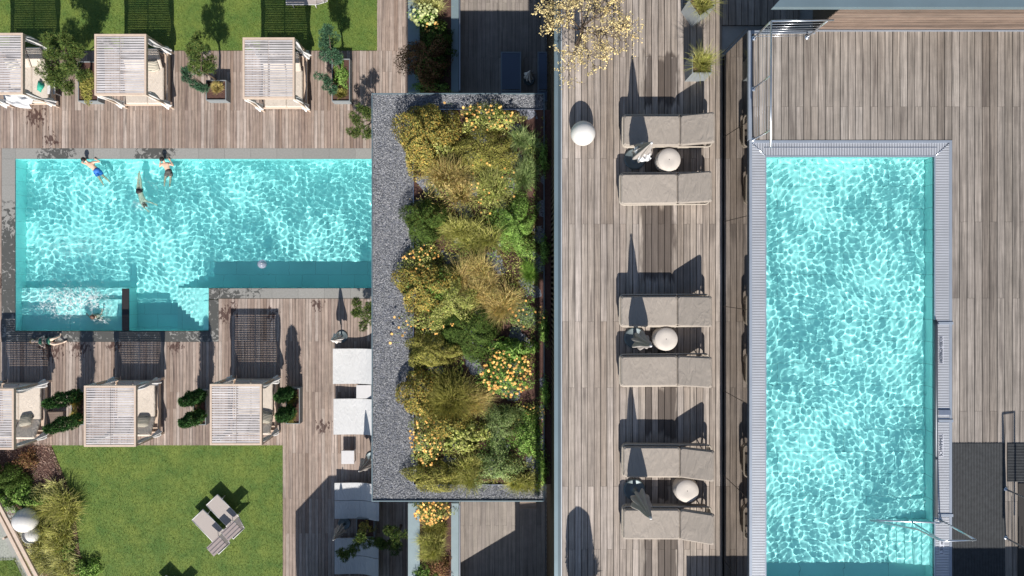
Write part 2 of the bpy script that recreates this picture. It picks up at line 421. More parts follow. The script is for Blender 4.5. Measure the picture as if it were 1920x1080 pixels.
L = {
 'gold': leaf('golden_leaves', [(.42, .27, .06), (.24, .23, .055), (.52, .35, .10), (.15, .20, .05), (.38, .33, .10), (.09, .105, .03)]),
 'goldgreen': leaf('yellow_green_leaves', [(.12, .17, .035), (.40, .41, .12), (.22, .27, .06), (.54, .52, .20), (.09, .12, .03)]),
 'green': leaf('green_leaves', [(.06, .14, .02), (.17, .29, .055), (.30, .43, .12), (.09, .18, .03)]),
 'dark': leaf('dark_green_leaves', [(.04, .08, .016), (.08, .13, .028), (.12, .17, .04)]),
 'olive': leaf('olive_leaves', [(.11, .125, .022), (.26, .25, .055), (.40, .36, .11), (.06, .075, .018)]),
 'grey': leaf('grey_green_leaves', [(.09, .15, .04), (.20, .27, .10), (.31, .36, .16)]),
 'pine': leaf('pine_needles', [(.025, .065, .022), (.065, .12, .03), (.13, .18, .045), (.22, .23, .07)], trans=.1),
 'bluepine': leaf('blue_green_needles', [(.04, .10, .06), (.07, .15, .085), (.11, .20, .11)], trans=.1),
 'cypress': leaf('cypress_needles', [(.02, .06, .022), (.05, .12, .035), (.09, .18, .05)], trans=.1),
 'tan': leaf('tan_grass', [(.50, .35, .14), (.36, .33, .11), (.62, .46, .22), (.28, .30, .09)]),
 'lime': leaf('lime_grass', [(.19, .23, .04), (.38, .38, .10), (.54, .50, .19), (.12, .14, .03)]),
 'greengrass': leaf('green_grass_blades', [(.09, .20, .03), (.17, .29, .05), (.26, .38, .08)]),
 'pale': leaf('pale_fountain_grass', [(.42, .42, .15), (.58, .54, .25), (.32, .36, .11)]),
 'rust': leaf('rusty_leaves', [(.16, .07, .04), (.24, .13, .07), (.12, .10, .03)]),
 'petal': leaf('orange_petals', [(.72, .38, .10), (.82, .50, .17), (.66, .32, .08)], trans=.15),
 'cream': leaf('cream_flower_heads', [(.36, .40, .16), (.46, .48, .24)], trans=.1),
 'blossom': leaf('yellow_blossom', [(.62, .50, .22), (.76, .64, .36), (.50, .40, .17)], trans=.15),
}

# ------------------------------------------------------------------ vectorised plant geometry
def unit(a): return a / np.maximum(np.linalg.norm(a, axis=1, keepdims=True), 1e-9)
def g_leaves(c, nrm, ln, wd):
    """diamond leaves: centre c, facing nrm"""
    n = len(c); nrm = unit(nrm); t = unit(np.cross(nrm, rng.normal(size=(n, 3)))); b = np.cross(nrm, t)
    ln = np.broadcast_to(ln, (n,))[:, None] * rng.uniform(.6, 1.3, (n, 1)); wd = np.broadcast_to(wd, (n,))[:, None] * rng.uniform(.7, 1.2, (n, 1))
    v = np.stack([c - t * ln / 2, c + b * wd / 2 + nrm * wd * .15, c + t * ln / 2, c - b * wd / 2 + nrm * wd * .15], 1).reshape(-1, 3)
    return v, np.arange(4 * n).reshape(n, 4)
def g_blades(base, az, lean, ln, wd, seg=3, droop=.5):
    n = len(base); h = np.stack([np.cos(az), np.sin(az), np.zeros(n)], 1); sd = np.stack([-np.sin(az), np.cos(az), np.zeros(n)], 1)
    vs = []
    for i in range(seg + 1):
        s = i / seg
        c = base + h * (ln * lean * s ** 1.5)[:, None]; c = c.copy(); c[:, 2] += ln * np.sqrt(np.maximum(1 - lean ** 2 * .7, .05)) * (s - droop * s * s * lean)
        wv = (wd * (1 - s ** 1.5 * .92))[:, None] * sd / 2
        vs += [c - wv, c + wv]
    v = np.stack(vs, 1).reshape(-1, 3); k = 2 * (seg + 1)
    f = []
    for i in range(seg): f.append(np.array([2 * i, 2 * i + 1, 2 * i + 3, 2 * i + 2]))
    f = np.stack(f)[None] + (np.arange(n) * k)[:, None, None]
    return v, f.reshape(-1, 4)
def cat(parts):
    vs, fs, o = [], [], 0
    for v, f in parts: vs.append(v); fs.append(f + o); o += len(v)
    return np.concatenate(vs), np.concatenate(fs)
def dome_pts(n, rx, ry, h, shell=.72, lump=.18):
    a = rng.uniform(0, 2 * math.pi, n); u = rng.uniform(0.02, 1, n); z = u ** .9; r = np.sqrt(np.maximum(1 - z * z, 0))
    d = np.stack([r * np.cos(a), r * np.sin(a), z], 1)
    k1, k2 = rng.uniform(0, 6.28, 2)
    lum = 1 + lump * np.sin(3 * a + k1) * r + lump * .8 * np.sin(5 * a + k2 + z * 4) + lump * .5 * np.sin(9 * a + z * 7)
    s = rng.uniform(shell, 1.0, n) * lum
    p = d * s[:, None] * np.array([rx, ry, h])
    nr = d / np.array([rx, ry, h]) + rng.normal(size=(n, 3)) * .55 / max(rx, ry)
    return p, nr
def g_mound(rx, ry, h, n, ln=.05, wd=.028, **k):
    p, nr = dome_pts(n, rx, ry, h, **k); return g_leaves(p, nr, ln, wd)
def g_tuft(rx, ry, n, ln=.6, wd=.012, lean=(.2, .95), spread=.35, seg=3, droop=.55):
    a = rng.uniform(0, 2 * math.pi, n); rr = np.sqrt(rng.uniform(0, 1, n)) * spread
    m = 7 if spread > .3 and n > 500 else 1
    if m > 1:
        ca = rng.uniform(0, 6.28, m); cr = np.sqrt(rng.uniform(0, 1, m)) * spread * .95; w_ = rng.integers(0, m, n); rr = rr * .35
        base = np.stack([rx * (rr * np.cos(a) + (cr * np.cos(ca))[w_]), ry * (rr * np.sin(a) + (cr * np.sin(ca))[w_]), np.zeros(n)], 1); ln = ln * (.75 + .5 * rng.uniform(0, 1, m))[w_] * .85
    else: base = np.stack([rx * rr * np.cos(a), ry * rr * np.sin(a), np.zeros(n)], 1)
    az = a + rng.normal(0, .95, n); le = rng.uniform(lean[0], lean[1], n)
    return g_blades(base, az, le, ln * rng.uniform(.6, 1.15, n), wd * rng.uniform(.7, 1.3, n), seg, droop)
def g_flowers(c, r, petals=7):
    """flower: disc of petals as one island of a small cone fan of quads"""
    n = len(c); r = np.broadcast_to(r, (n,)) * rng.uniform(.75, 1.25, n)
    vs = [c + np.array([0, 0, .006])]
    tx = rng.normal(0, .25, (n, 2)); ph = rng.uniform(0, 6.28, n)
    K = petals * 2
    for i in range(K):
        a = ph + 2 * math.pi * i / K; rr = r * (1.0 if i % 2 == 0 else .72)
        x, y = rr * np.cos(a), rr * np.sin(a)
        vs.append(c + np.stack([x, y, x * tx[:, 0] + y * tx[:, 1]], 1))
    v = np.stack(vs, 1).reshape(-1, 3)
    f = np.array([[0, 1 + i, 1 + (i + 1) % K, 1 + (i + 2) % K] for i in range(0, K, 2)])
    return v, (f[None] + (np.arange(n) * (K + 1))[:, None, None]).reshape(-1, 4)
def g_needles(c, d, ln, wd, per=9):
    """little needle brushes at points c pointing outwards d"""
    n = len(c); c = np.repeat(c, per, 0); d = np.repeat(unit(d), per, 0) + rng.normal(0, .55, (n * per, 3)); d = unit(d)
    s = unit(np.cross(d, rng.normal(size=d.shape))); ln = ln * rng.uniform(.6, 1.2, (n * per, 1))
    v = np.stack([c - s * wd, c + s * wd, c + s * wd * .2 + d * ln, c - s * wd * .2 + d * ln], 1).reshape(-1, 3)
    return v, np.arange(4 * n * per).reshape(-1, 4)
def shift(g, o): return g[0] + np.array(o), g[1]
def g_pebbles(xy, z, r):
    n = len(xy); base = np.array([[1, 0, 0], [0, 1, 0], [-1, 0, 0], [0, -1, 0], [0, 0, 1], [0, 0, -.4]], float)
    s = r * rng.uniform(.55, 1.4, (n, 1, 1)) * rng.uniform(.6, 1.2, (n, 1, 3)); v = base[None] * s
    a = rng.uniform(0, 6.28, n); ca, sa = np.cos(a)[:, None], np.sin(a)[:, None]
    x = v[:, :, 0] * ca - v[:, :, 1] * sa; y = v[:, :, 0] * sa + v[:, :, 1] * ca; tl = rng.normal(0, .3, (n, 1))
    v = np.stack([x + xy[:, 0:1], y + xy[:, 1:2], v[:, :, 2] + x * tl + z], 2).reshape(-1, 3)
    f = np.array([[0, 1, 4], [1, 2, 4], [2, 3, 4], [3, 0, 4]])
    return v, (f[None] + (np.arange(n) * 6)[:, None, None]).reshape(-1, 3)

# ================================================================== SETTING
WLOW = -0.045
# pool basins: corners in plan
ax0, ay0 = P(29, 620); ax1, ay1 = P(800, 298)
bx1 = P(391, 0)[0]; ymid = P(0, 540)[1]
# ground with the pool cut out of it
g = MB()
B = 400.0; zg = -.06
def rect(mb, x0, x1, y0, y1, z): mb.add([(x0, y0, z), (x1, y0, z), (x1, y1, z), (x0, y1, z)], [(0, 1, 2, 3)])
for r4 in ((-B, ax0, -B, B), (ax1, B, -B, B), (ax0, ax1, ay1, B), (ax0, ax1, -B, ay0), (bx1, ax1, ay0, ymid)): rect(g, *r4, zg)
tag(g.build('ground', M['lawn']), kind='structure')

def deck(name, rects, z, pitch, joints, mat, gap=.006, th=.028, parts_max=10**6, base_mat=None, under=.05, stuff_after=None):
    """boards run along Y; rects in picture pixels (x0,x1,y0,y1) at level z"""
    base = MB()
    for (x0, x1, y0, y1) in rects:
        X0, Yt = P(x0, y0, z); X1, Yb = P(x1, y1, z); rect(base, X0, X1, Yb, Yt, z - under)
    root = tag(base.build(name, base_mat or M['dark_base']), kind='structure')
    cnt = 0; rest = MB()
    cache = {}
    for (x0, x1, y0, y1) in rects:
        X0, Yt = P(x0, y0, z); X1, Yb = P(x1, y1, z)
        n = max(1, round((X1 - X0) / pitch)); pw = (X1 - X0) / n
        js = sorted([P(0, j, z)[1] for j in joints if y0 + 3 < j < y1 - 3], reverse=True)
        for i in range(n):
            r = random.Random(int(x0 * 7 + y0 * 13 + i))
            cuts = [Yt]; ct = random.Random(int(i * 31 + x0 * 3 + 5)).random()
            for q, jy in enumerate(js):
                if (i + q) % 2 == 0 or r.random() < .06: cuts.append(jy)
            cuts.append(Yb)
            for a, b in zip(cuts[:-1], cuts[1:]):
                ln = a - b - .004; xc = X0 + (i + .5) * pw; yc = (a + b) / 2; dz = r.uniform(-.0015, .0015)
                if cnt < parts_max:
                    key = (round(pw, 4), round(ln, 3))
                    if key not in cache:
                        m = MB().box((0, 0, -th / 2), (pw - gap, ln, th)); me = bpy.data.meshes.new('plank'); me.from_pydata(m.v, [], m.f); me.materials.append(mat); cache[key] = me
                    o = bpy.data.objects.new('plank', cache[key]); COL.objects.link(o); o.parent = root; o.location = (xc, yc, z + dz); cnt += 1; q_ = (ct + r.uniform(-.07, .07) + (r.uniform(-.3, .3) if r.random() < .12 else 0)) % 1; o.color = (q_, q_, q_, 1)
                else:
                    rest.box((xc, yc, z + dz - th / 2), (pw - gap, ln, th))
    if rest.v: tag(rest.build('planking', mat, root), kind='stuff')
    return root
deck('lower_deck', [(-60, 735, 95, 278), (410, 530, 560, 835), (530, 815, 560, 1110), (-60, 410, 641, 835), (-60, 3, 278, 641)], LOW, .145,
     [135, 207, 640, 735, 766, 850, 935, 1000], M['wood_low'], parts_max=292, gap=.012)
deck('side_deck', [(707, 818, -40, 95), (735, 818, 95, 278)], LOW, .19, [50, 102, 136], M['wood_low'], parts_max=60)
deck('terrace_deck', [(863, 1022, -60, 185), (863, 1022, 930, 1120)], TER, .145, [5, 108, 985], M['wood_ter'])
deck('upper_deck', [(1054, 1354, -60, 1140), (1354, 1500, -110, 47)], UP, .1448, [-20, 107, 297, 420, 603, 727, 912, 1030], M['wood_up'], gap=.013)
PX0 = P(1403, 0, PD)[0]
deck('pool_deck', [(1409, 1785, 58, 262), (1785, 2040, 58, 1300), (1409, 1785, 1135, 1300)], PD, .149, [200, 416, 559, 771, 940], M['wood_pool'], gap=.012)

# lawns
def sheet(name, poly, z, mat, kind='structure'):
    m = MB(); a = [P(x, y, z) for x, y in poly]
    m.add([(x, y, z) for x, y in a], [tuple(range(len(a)))])
    o = m.build(name, mat); 
    if o.data.polygons[0].normal.z < 0: o.data.flip_normals()
    return tag(o, kind=kind)
lawn_top = [(-80, -60), (-80, 95), (707, 95), (707, -60)]
lawn_bot = [(85, 833), (530, 835), (530, 1120), (190, 1120), (150, 1040), (137, 935)]
sheet('lawn', lawn_top, -.02, M['lawn']); sheet('lawn', lawn_bot, -.02, M['lawn'])
def inpoly(x, y, poly):
    c = np.zeros(len(x), bool); n = len(poly)
    for i in range(n):
        x1, y1 = poly[i]; x2, y2 = poly[(i + 1) % n]
        if y1 == y2: continue
        m = ((y1 > y) != (y2 > y)) & (x < (x2 - x1) * (y - y1) / (y2 - y1) + x1); c ^= m
    return c
def scatter(poly, n, z=0.0):
    xs = [p[0] for p in poly]; ys = [p[1] for p in poly]
    x = rng.uniform(min(xs), max(xs), n); y = rng.uniform(min(ys), max(ys), n); m = inpoly(x, y, poly); x, y = x[m], y[m]
    d = (CZ - z) / F
    return np.stack([(x - NX) * d, (NY - y) * d], 1)
lt2 = [(-80, -60), (-80, 97.5), (708.5, 97.5), (708.5, -60)]; lb2 = [(83, 831), (531.5, 832.5), (531.5, 1120), (190, 1120), (147, 1040), (134, 935)]
for poly, n in ((lt2, 75000), (lb2, 66000)):
    xy = scatter(poly, n); k = len(xy); base = np.concatenate([xy, np.full((k, 1), -.02)], 1)
    v, f = g_blades(base, rng.uniform(0, 6.28, k), rng.uniform(.2, .9, k), rng.uniform(.035, .075, k), rng.uniform(.008, .016, k), 1, .3)
    tag(np_mesh('grass', v, f, M['blades']), 'short mown green grass of the lawn', 'grass', kind='stuff')

# pool coping of the lower pool: single slabs
cop = tag(MB().box((P(-20, 0)[0], P(0, 460)[1], -.09), (.01, .01, .01)).build('pool_coping', M['slab']), kind='structure')
slab_cache = {}
def slab(x0, x1, y0, y1, z=0.0, name='slab', poly=None):
    if poly:
        MB().prism([P(*q) for q in poly], z - .05, z).build(name, M['slab'], cop, world=True); return
    X0, Y1 = P(x0, y0); X1, Y0 = P(x1, y1); m = MB().box((0, 0, -.025), (X1 - X0 - .006, Y1 - Y0 - .006, .05)); 
    o = m.build(name, M['slab'], cop); o.location = Vector(((X0 + X1) / 2, (Y0 + Y1) / 2, z)) - cop.location
x = 30
slab(3, 29, 278, 298)
while x < 790: slab(x - 1 if x > 30 else 29, x + 48, 278, 297.5); x += 49
y = 298
while y < 640: slab(3, 28.5, y, min(y + 49, 641)); y += 49
x = 28.5
while x < 405: slab(x, min(x + 49, 391), 621, 641); x += 49
slab(0, 0, 0, 0, poly=[(391, 641), (410, 641), (410, 562), (391, 562)])
slab(391.5, 411.5, 540.5, 561)
x = 412
while x < 790: slab(x, x + 49, 540.5, 559.5); x += 49

# lower pool shell
D1 = 1.0; DJ = .58
pm = MB()
fx0, fx1, fy0, fy1 = ax0 - .0, ax1, ymid, ay1
def wallq(mb, a, b, z0, z1): mb.add([(a[0], a[1], z0), (b[0], b[1], z0), (b[0], b[1], z1), (a[0], a[1], z1)], [(0, 1, 2, 3)])
rect(pm, ax0, ax1, ay0 - .0, ay1, -D1)
wallq(pm, (ax0, ay1), (ax0, ay0), -D1, -.01); wallq(pm, (ax0, ay1), (ax1, ay1), -D1, -.01)
wallq(pm, (ax0, ay0), (bx1, ay0), -D1, -.01); wallq(pm, (bx1, ay0), (bx1, ymid), -D1, -.01)
wallq(pm, (bx1, ymid), (ax1, ymid), -D1, -.01); wallq(pm, (ax1, ymid), (ax1, ay1), -D1, -.01)
basin = tag(pm.build('pool_basin', M['pool_low']), kind='structure'); basin.cycles.is_caustics_receiver = True
# jacuzzi bay, bench, divider, steps
jx0, jx1 = ax0, P(229, 0)[0]
jb = MB().wbox(jx0 + .003, jx1, ay0 + .003, ymid, -D1 + .003, -DJ).build('whirlpool_floor', M['pool_pale'], basin); jb.cycles.is_caustics_receiver = True
bb = MB().wbox(P(158, 0)[0], P(222, 0)[0], P(0, 594)[1], P(0, 562)[1], -DJ + .002, -.33).build('underwater_bench', M['pool_pale'], basin); bb.cycles.is_caustics_receiver = True
dv = MB().wbox(P(228, 0)[0], P(241, 0)[0], ay0 + .002, P(0, 541)[1], -D1 + .004, -.075).build('divider_wall', M['pool_low'], basin)
MB().wbox(P(228, 0)[0] - .002, P(241, 0)[0] + .002, ay0 + .002, P(0, 541)[1], -.074, -.028).build('divider_cap', M['dark_metal'], basin)
for k in range(7):
    x0 = P(320 + 10 * k, 0)[0]; z = -D1 + .13 * (k + 1)
    s_ = MB().wbox(x0, bx1 - .002, ay0 + .004, ymid - .004, z - .13 + .002, z).build('pool_step', M['pool_pale'], basin); s_.cycles.is_caustics_receiver = True

# water surfaces with real ripples (light through them makes the caustics)
def waves(X, Y, lams, seed, slope):
    r = np.random.default_rng(seed); Z = np.zeros_like(X)
    lo, hi = lams
    for i in range(70):
        lam = lo * (hi / lo) ** r.uniform(); k = 2 * math.pi / lam; a = r.uniform(0, 2 * math.pi)
        Z += slope / k * r.uniform(.5, 1.5) * np.sin(k * (X * math.cos(a) + Y * math.sin(a)) + r.uniform(0, 6.28)) / math.sqrt(70)
    return Z
def water(name, x0, x1, y0, y1, z, step, lams, seed, slope, mask=None, mod=None, extra=None):
    nx = int((x1 - x0) / step) + 1; ny = int((y1 - y0) / step) + 1
    xs = np.linspace(x0, x1, nx); ys = np.linspace(y0, y1, ny); X, Y = np.meshgrid(xs, ys)
    # bend the plane waves so that no straight crests show
    Xw = X + .10 * np.sin(Y * 2.1 + 1) + .03 * np.sin(Y * 4.7 + X * 1.3); Yw = Y + .10 * np.sin(X * 1.9) + .03 * np.sin(X * 4.3 + Y * 1.7 + 2)
    Z = waves(Xw, Yw, lams, seed, slope)
    if mod is not None: Z = Z * mod(X, Y)
    if extra is not None: Z = Z + extra(X, Y)
    idx = np.arange(nx * ny).reshape(ny, nx)
    q = np.stack([idx[:-1, :-1], idx[:-1, 1:], idx[1:, 1:], idx[1:, :-1]], -1)
    if mask is not None:
        xc = (X[:-1, :-1] + X[1:, 1:]) / 2; yc = (Y[:-1, :-1] + Y[1:, 1:]) / 2; q = q[mask(xc, yc)]
    o = np_mesh(name, np.stack([X.ravel(), Y.ravel(), Z.ravel() + z], 1), q.reshape(-1, 4), M['water'], smooth=True)
    o.cycles.is_caustics_caster = True
    return tag(o, kind='structure')
def gauss(X, Y, px, py, rx, ry, z=0):
    cx, cy = P(px, py, z); return np.exp(-((X - cx) / S(rx, z)) ** 2 - ((Y - cy) / S(ry, z)) ** 2)
def mod_low(X, Y):
    m = .80 + .30 * np.sin(X * .9) * np.sin(Y * 1.3 + 1) + .12 * np.sin(X * 2.3 + Y) * np.sin(Y * 2.9)
    m *= 1 - .85 * gauss(X, Y, 255, 345, 38, 42); m *= 1 - .8 * gauss(X, Y, 140, 480, 105, 36); m *= 1 - .6 * gauss(X, Y, 320, 320, 20, 30)
    m *= 1 - .75 * gauss(X, Y, 300, 590, 70, 45)
    return np.maximum(m, .12)
def ext_low(X, Y):
    cx, cy = P(140, 560); r = np.hypot((X - cx) * .75, Y - cy); z = .004 * np.sin(r * 15) * np.exp(-((r - 1.5) / .9) ** 2)
    cx, cy = P(262, 372); r = np.hypot(X - cx, Y - cy); z = z + .007 * np.sin(r * 13) * np.exp(-(r / 1.1) ** 2)
    for (q1, q2) in ((172, 312), (313, 314), (177, 594)):
        cx, cy = P(q1, q2); r = np.hypot(X - cx, Y - cy); z = z + .0028 * np.sin(r * 26) * np.exp(-(r / .75) ** 2)
    cx, cy = P(150, 585); z = z + .005 * np.sin(X * 9 + 2 * np.sin(Y * 7)) * np.sin(Y * 10 + 2 * np.sin(X * 6)) * np.exp(-((X - cx) / 2) ** 2 - ((Y - cy) / .7) ** 2)
    return z
water('pool_water', ax0 - .004, ax1, ay0 - .004, ay1 + .004, WLOW, .019, (.18, .36), 3, .128,
      mask=lambda x, y: (y > ymid - .004) | (x < bx1), mod=mod_low, extra=ext_low)

# ---------------------------------------------------------------- buildings
XW = P(1040, 0, UP)[0]; XR = 1.17   # deck edge, and the wall set back beneath it
terx = P(765, 0, TER + .3)[0]
b1 = MB().wbox(terx + .02, 30, -34, 34, -.05, TER - .06)
o = b1.build('terrace_building', M['wall_block']); tag(o, 'storey below the planted terrace, mostly hidden under it', 'building')
b2 = MB().wbox(XR + .10, 29.9, -33.8, 33.8, TER - .05, UP - .06)
ub = tag(b2.build('main_building', M['wall_block']), 'tall building block that carries the upper sun deck', 'building')
bt = MB(); yy = -14
while yy < 14:
    bt.box((XR + .05, yy, (TER + UP) / 2 - .1), (.06, .055, UP - TER - .25)); yy += .16
tag(bt.build('cladding_battens', M['wood_batten'], ub), kind='stuff')
MB().wbox(XR + .085, XR + .099, -14, 14, TER, UP - .1).build('wall_backing', M['wood_batten'], ub)
# edge sheet and gutter along the upper deck
ed = empty('deck_edge_gutter', (XW, 0, UP), 'long blue-grey metal edge strip along the left side of the sun deck', 'gutter')
xa, xb, xc, xd = P(1039, 0, UP)[0], P(1046, 0, UP)[0], P(1051.5, 0, UP)[0], P(1054, 0, UP)[0]
MB().wbox(xa, xb, -14, 14, UP - .06, UP + .05).build('edge_flashing', M['zinc'], ed, world=True)
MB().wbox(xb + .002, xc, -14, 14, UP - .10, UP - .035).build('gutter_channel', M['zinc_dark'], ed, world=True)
MB().wbox(xc + .002, xd - .003, -14, 14, UP - .06, UP + .012).build('inner_flashing', plain('pale_flashing', (.42, .45, .48), .5, .2), ed, world=True)

# raised pool platform with tinted glass-like side
yn = P(0, 58, PD)[1]; ysth = -13.0
xpool0 = P(1403, 0, PD)[0]; xe = 26.0
pb = MB()
rx0, rx1 = P(1437, 0, PD)[0], P(1752, 0, PD)[0]; ryt, ryb = P(0, 294, PD)[1], P(0, 1110, PD)[1]
ztop = PD - .055
for r4 in ((xpool0 + .02, rx0, ysth, yn - .02), (rx1, xe, ysth, yn - .02), (rx0, rx1, ryt, yn - .02), (rx0, rx1, ysth, ryb)): rect(pb, *r4, ztop)
plat = tag(pb.build('pool_platform', M['dark_base']), kind='structure')
MB().wbox(xpool0, xpool0 + .02, ysth, yn, UP - .12, PD - .06).build('mirror_cladding', M['mirror'], plat)
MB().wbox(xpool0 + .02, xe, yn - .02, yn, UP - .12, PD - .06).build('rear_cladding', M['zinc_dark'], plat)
gb = MB(); rect(gb, P(1353, 0, UP)[0], xpool0 + .05, -14, yn + 1.5, UP - .115); gb.build('wall_gutter_bed', M['dark_base'], plat)
seam = MB()
for py in range(100, 1100, 158):
    y_ = P(0, py, UP)[1]; seam.wbox(xpool0 - .004, xpool0 - .001, y_ - .006, y_ + .006, UP, PD - .1)
seam.build('cladding_joint', M['dark_metal'], plat)

# upper pool basin
D2 = .42; up_b = MB(); wz = PD - .06
rect(up_b, rx0, rx1, ryb, ryt, PD - D2)
for a, b in (((rx0, ryt), (rx0, ryb)), ((rx0, ryt), (rx1, ryt)), ((rx0, ryb), (rx1, ryb)), ((rx1, ryb), (rx1, ryt))): wallq(up_b, a, b, PD - D2, PD - .03)
ubas = tag(up_b.build('upper_pool_basin', M['pool_up']), kind='structure'); ubas.cycles.is_caustics_receiver = True
for k in range(7):
    x0 = P(1655 + 13.6 * k, 0, PD - .5)[0]; z = PD - D2 + .048 * (k + 1)
    s_ = MB().wbox(x0, rx1 - .002, P(0, 1065, PD)[1], P(0, 983, PD)[1], z - .046, z).build('pool_step', M['pool_up'], ubas); s_.cycles.is_caustics_receiver = True
def mod_up(X, Y):
    return .85 + .28 * np.sin(X * 1.7 + 1) * np.sin(Y * 1.1) + .18 * np.sin(X * 4.1 + Y) * np.sin(Y * 2.7 + 2)
def mod_up2(X, Y):
    m = mod_up(X, Y); m *= 1 - .35 * gauss(X, Y, 1600, 320, 150, 60, PD); return m
water('upper_pool_water', rx0 - .003, rx1 + .003, ryb - .003, ryt + .003, wz, .0095, (.098, .195), 11, .150, mod=mod_up2)

# overflow grating round the upper pool: frame strips and cross bars
ox0, ox1, oyt = P(1405, 0, PD)[0], P(1785, 0, PD)[0], P(0, 263, PD)[1]
gr = empty('pool_overflow_grating', ((ox0 + ox1) / 2, oyt, PD), 'pale ribbed steel overflow grating framing the upper pool', 'pool grating')
e1 = S(5, PD)
fr = MB(); yb_ = ryb - 1
fr.wbox(ox0, ox0 + e1, yb_, oyt, PD - .04, PD + .004); fr.wbox(ox1 - e1, ox1, yb_, oyt, PD - .04, PD + .004)
fr.wbox(ox0 + e1, ox1 - e1, oyt - e1, oyt, PD - .04, PD + .004)
fr.build('outer_edge', M['steel_edge'], gr, world=True)
fi = MB(); e2 = .025
fi.wbox(rx0 - e2, rx0, ryb, ryt + e2, PD - .06, PD + .002); fi.wbox(rx1, rx1 + e2, ryb, ryt + e2, PD - .06, PD + .002); fi.wbox(rx0, rx1, ryt, ryt + e2, PD - .06, PD + .002)
fi.build('inner_edge', M['steel_edge'], gr, world=True)
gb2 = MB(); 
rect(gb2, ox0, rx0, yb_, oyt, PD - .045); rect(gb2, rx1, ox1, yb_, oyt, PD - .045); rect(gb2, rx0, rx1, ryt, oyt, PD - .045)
gb2.build('grating_channel', plain('dark_channel_steel', (.16, .17, .20), .5, .4), gr, world=True)  # channel floor in a darker grey than the bars
bars = MB(); pitch = .032
y_ = yb_
while y_ < ryt + e2: 
    bars.box(((ox0 + e1 + rx0 - e2) / 2, y_, PD - .012), (rx0 - e2 - ox0 - e1, pitch * .62, .02))
    bars.box(((ox1 - e1 + rx1 + e2) / 2, y_, PD - .012), (ox1 - e1 - rx1 - e2, pitch * .62, .02)); y_ += pitch
yh = oyt - e1; run = yh - (ryt + e2)
while y_ < yh:                       # mitred corner bars
    t = (y_ - ryt - e2) / run
    xl1 = (rx0 - e2) + (ox0 + e1 - rx0 + e2) * t; xr1 = (rx1 + e2) + (ox1 - e1 - rx1 - e2) * t
    bars.box(((ox0 + e1 + xl1) / 2, y_, PD - .012), (abs(xl1 - ox0 - e1) + .001, pitch * .62, .02))
    bars.box(((ox1 - e1 + xr1) / 2, y_, PD - .012), (abs(xr1 - ox1 + e1) + .001, pitch * .62, .02)); y_ += pitch
x_ = ox0 + e1
while x_ < ox1 - e1:
    ys_ = ryt + e2
    if x_ < rx0 - e2: ys_ = yh - (x_ - ox0 - e1) / (rx0 - e2 - ox0 - e1) * run
    if x_ > rx1 + e2: ys_ = yh - (ox1 - e1 - x_) / (ox1 - e1 - rx1 - e2) * run
    bars.box((x_, (ys_ + yh) / 2, PD - .012), (pitch * .62, max(yh - ys_, .001), .02)); x_ += pitch
tag(bars.build('grating_bars', M['steel_light'], gr, world=True), kind='stuff')
mt = MB()
mt.tube([(ox0 + e1, yh, PD), (rx0 - e2, ryt + e2, PD)], .010, 6); mt.tube([(ox1 - e1, yh, PD), (rx1 + e2, ryt + e2, PD)], .010, 6)
mt.wbox(ox0 + .3, ox1 - .3, oyt - S(14, PD), oyt - S(13, PD), PD + .001, PD + .006)
mt.build('mitre_strip', M['steel'], gr, world=True)

# lettering plates
def text(s_, px0, px1, py0, py1, z, parent):
    X0, Y1 = P(px0, py0, z); X1, Y0 = P(px1, py1, z)
    pl = MB().wbox(X0, X1, Y0, Y1, z + .001, z + .005).build('letter_plate', M['plate'], parent, world=True)
    cu = bpy.data.curves.new('lettering', 'FONT'); cu.body = s_; cu.size = 1; cu.align_x = 'CENTER'; cu.align_y = 'CENTER'; cu.extrude = .004
    o = bpy.data.objects.new('lettering', cu); COL.objects.link(o); cu.materials.append(M['text'])
    bpy.context.view_layer.update()
    dx, dy = o.dimensions.x, o.dimensions.y
    me = bpy.data.meshes.new_from_object(o.evaluated_get(bpy.context.evaluated_depsgraph_get())); bpy.data.objects.remove(o)
    o = bpy.data.objects.new('lettering', me); COL.objects.link(o); o['kind'] = 'stuff'
    o.parent = pl; o.rotation_euler = (0, 0, R(90)); o.scale = ((Y1 - Y0) * .94 / dx, (X1 - X0) * .8 / dy, 1)
    o.location = Vector(((X0 + X1) / 2, (Y0 + Y1) / 2, z + .008)) - root_loc(pl)
text('RANDSPRINGEN VERBOTEN', 1760, 1768.5, 630, 683, PD, gr)
text('SCHWIMMER', 1760, 1768.5, 814, 857, PD, gr)
text('1,35 m', 1761, 1770, 1014, 1040, PD, gr)

# handrail tube along the pool edge
hr = empty('pool_edge_rail', (*P(1756, 785, PD), PD), 'dark steel grab rail running along the inner right edge of the upper pool', 'rail')
xr = P(1755.5, 0, PD + .06)[0]
MB().tube([(xr, P(0, 968, PD)[1], PD + .05), (xr, P(0, 612, PD)[1], PD + .05), (xr, P(0, 600, PD)[1], PD + .03)], .034, 10).build('tube', plain('dark_rail', (.07, .08, .095), .4, .5), hr, world=True)
for py in (606, 789, 966):
    X, Y = P(1760, py, PD)
    MB().box((X + .13, Y, PD + .012), (.30, .055, .014)).tube([(xr, Y - .02, PD + .05), (xr + .07, Y - .02, PD + .02)], .016, 6).build('bracket', M['steel_edge'], hr, world=True)
MB().box((*P(1770, 773, PD), PD + .016), (.24, .10, .02)).build('bracket_plate', M['steel'], hr, world=True)

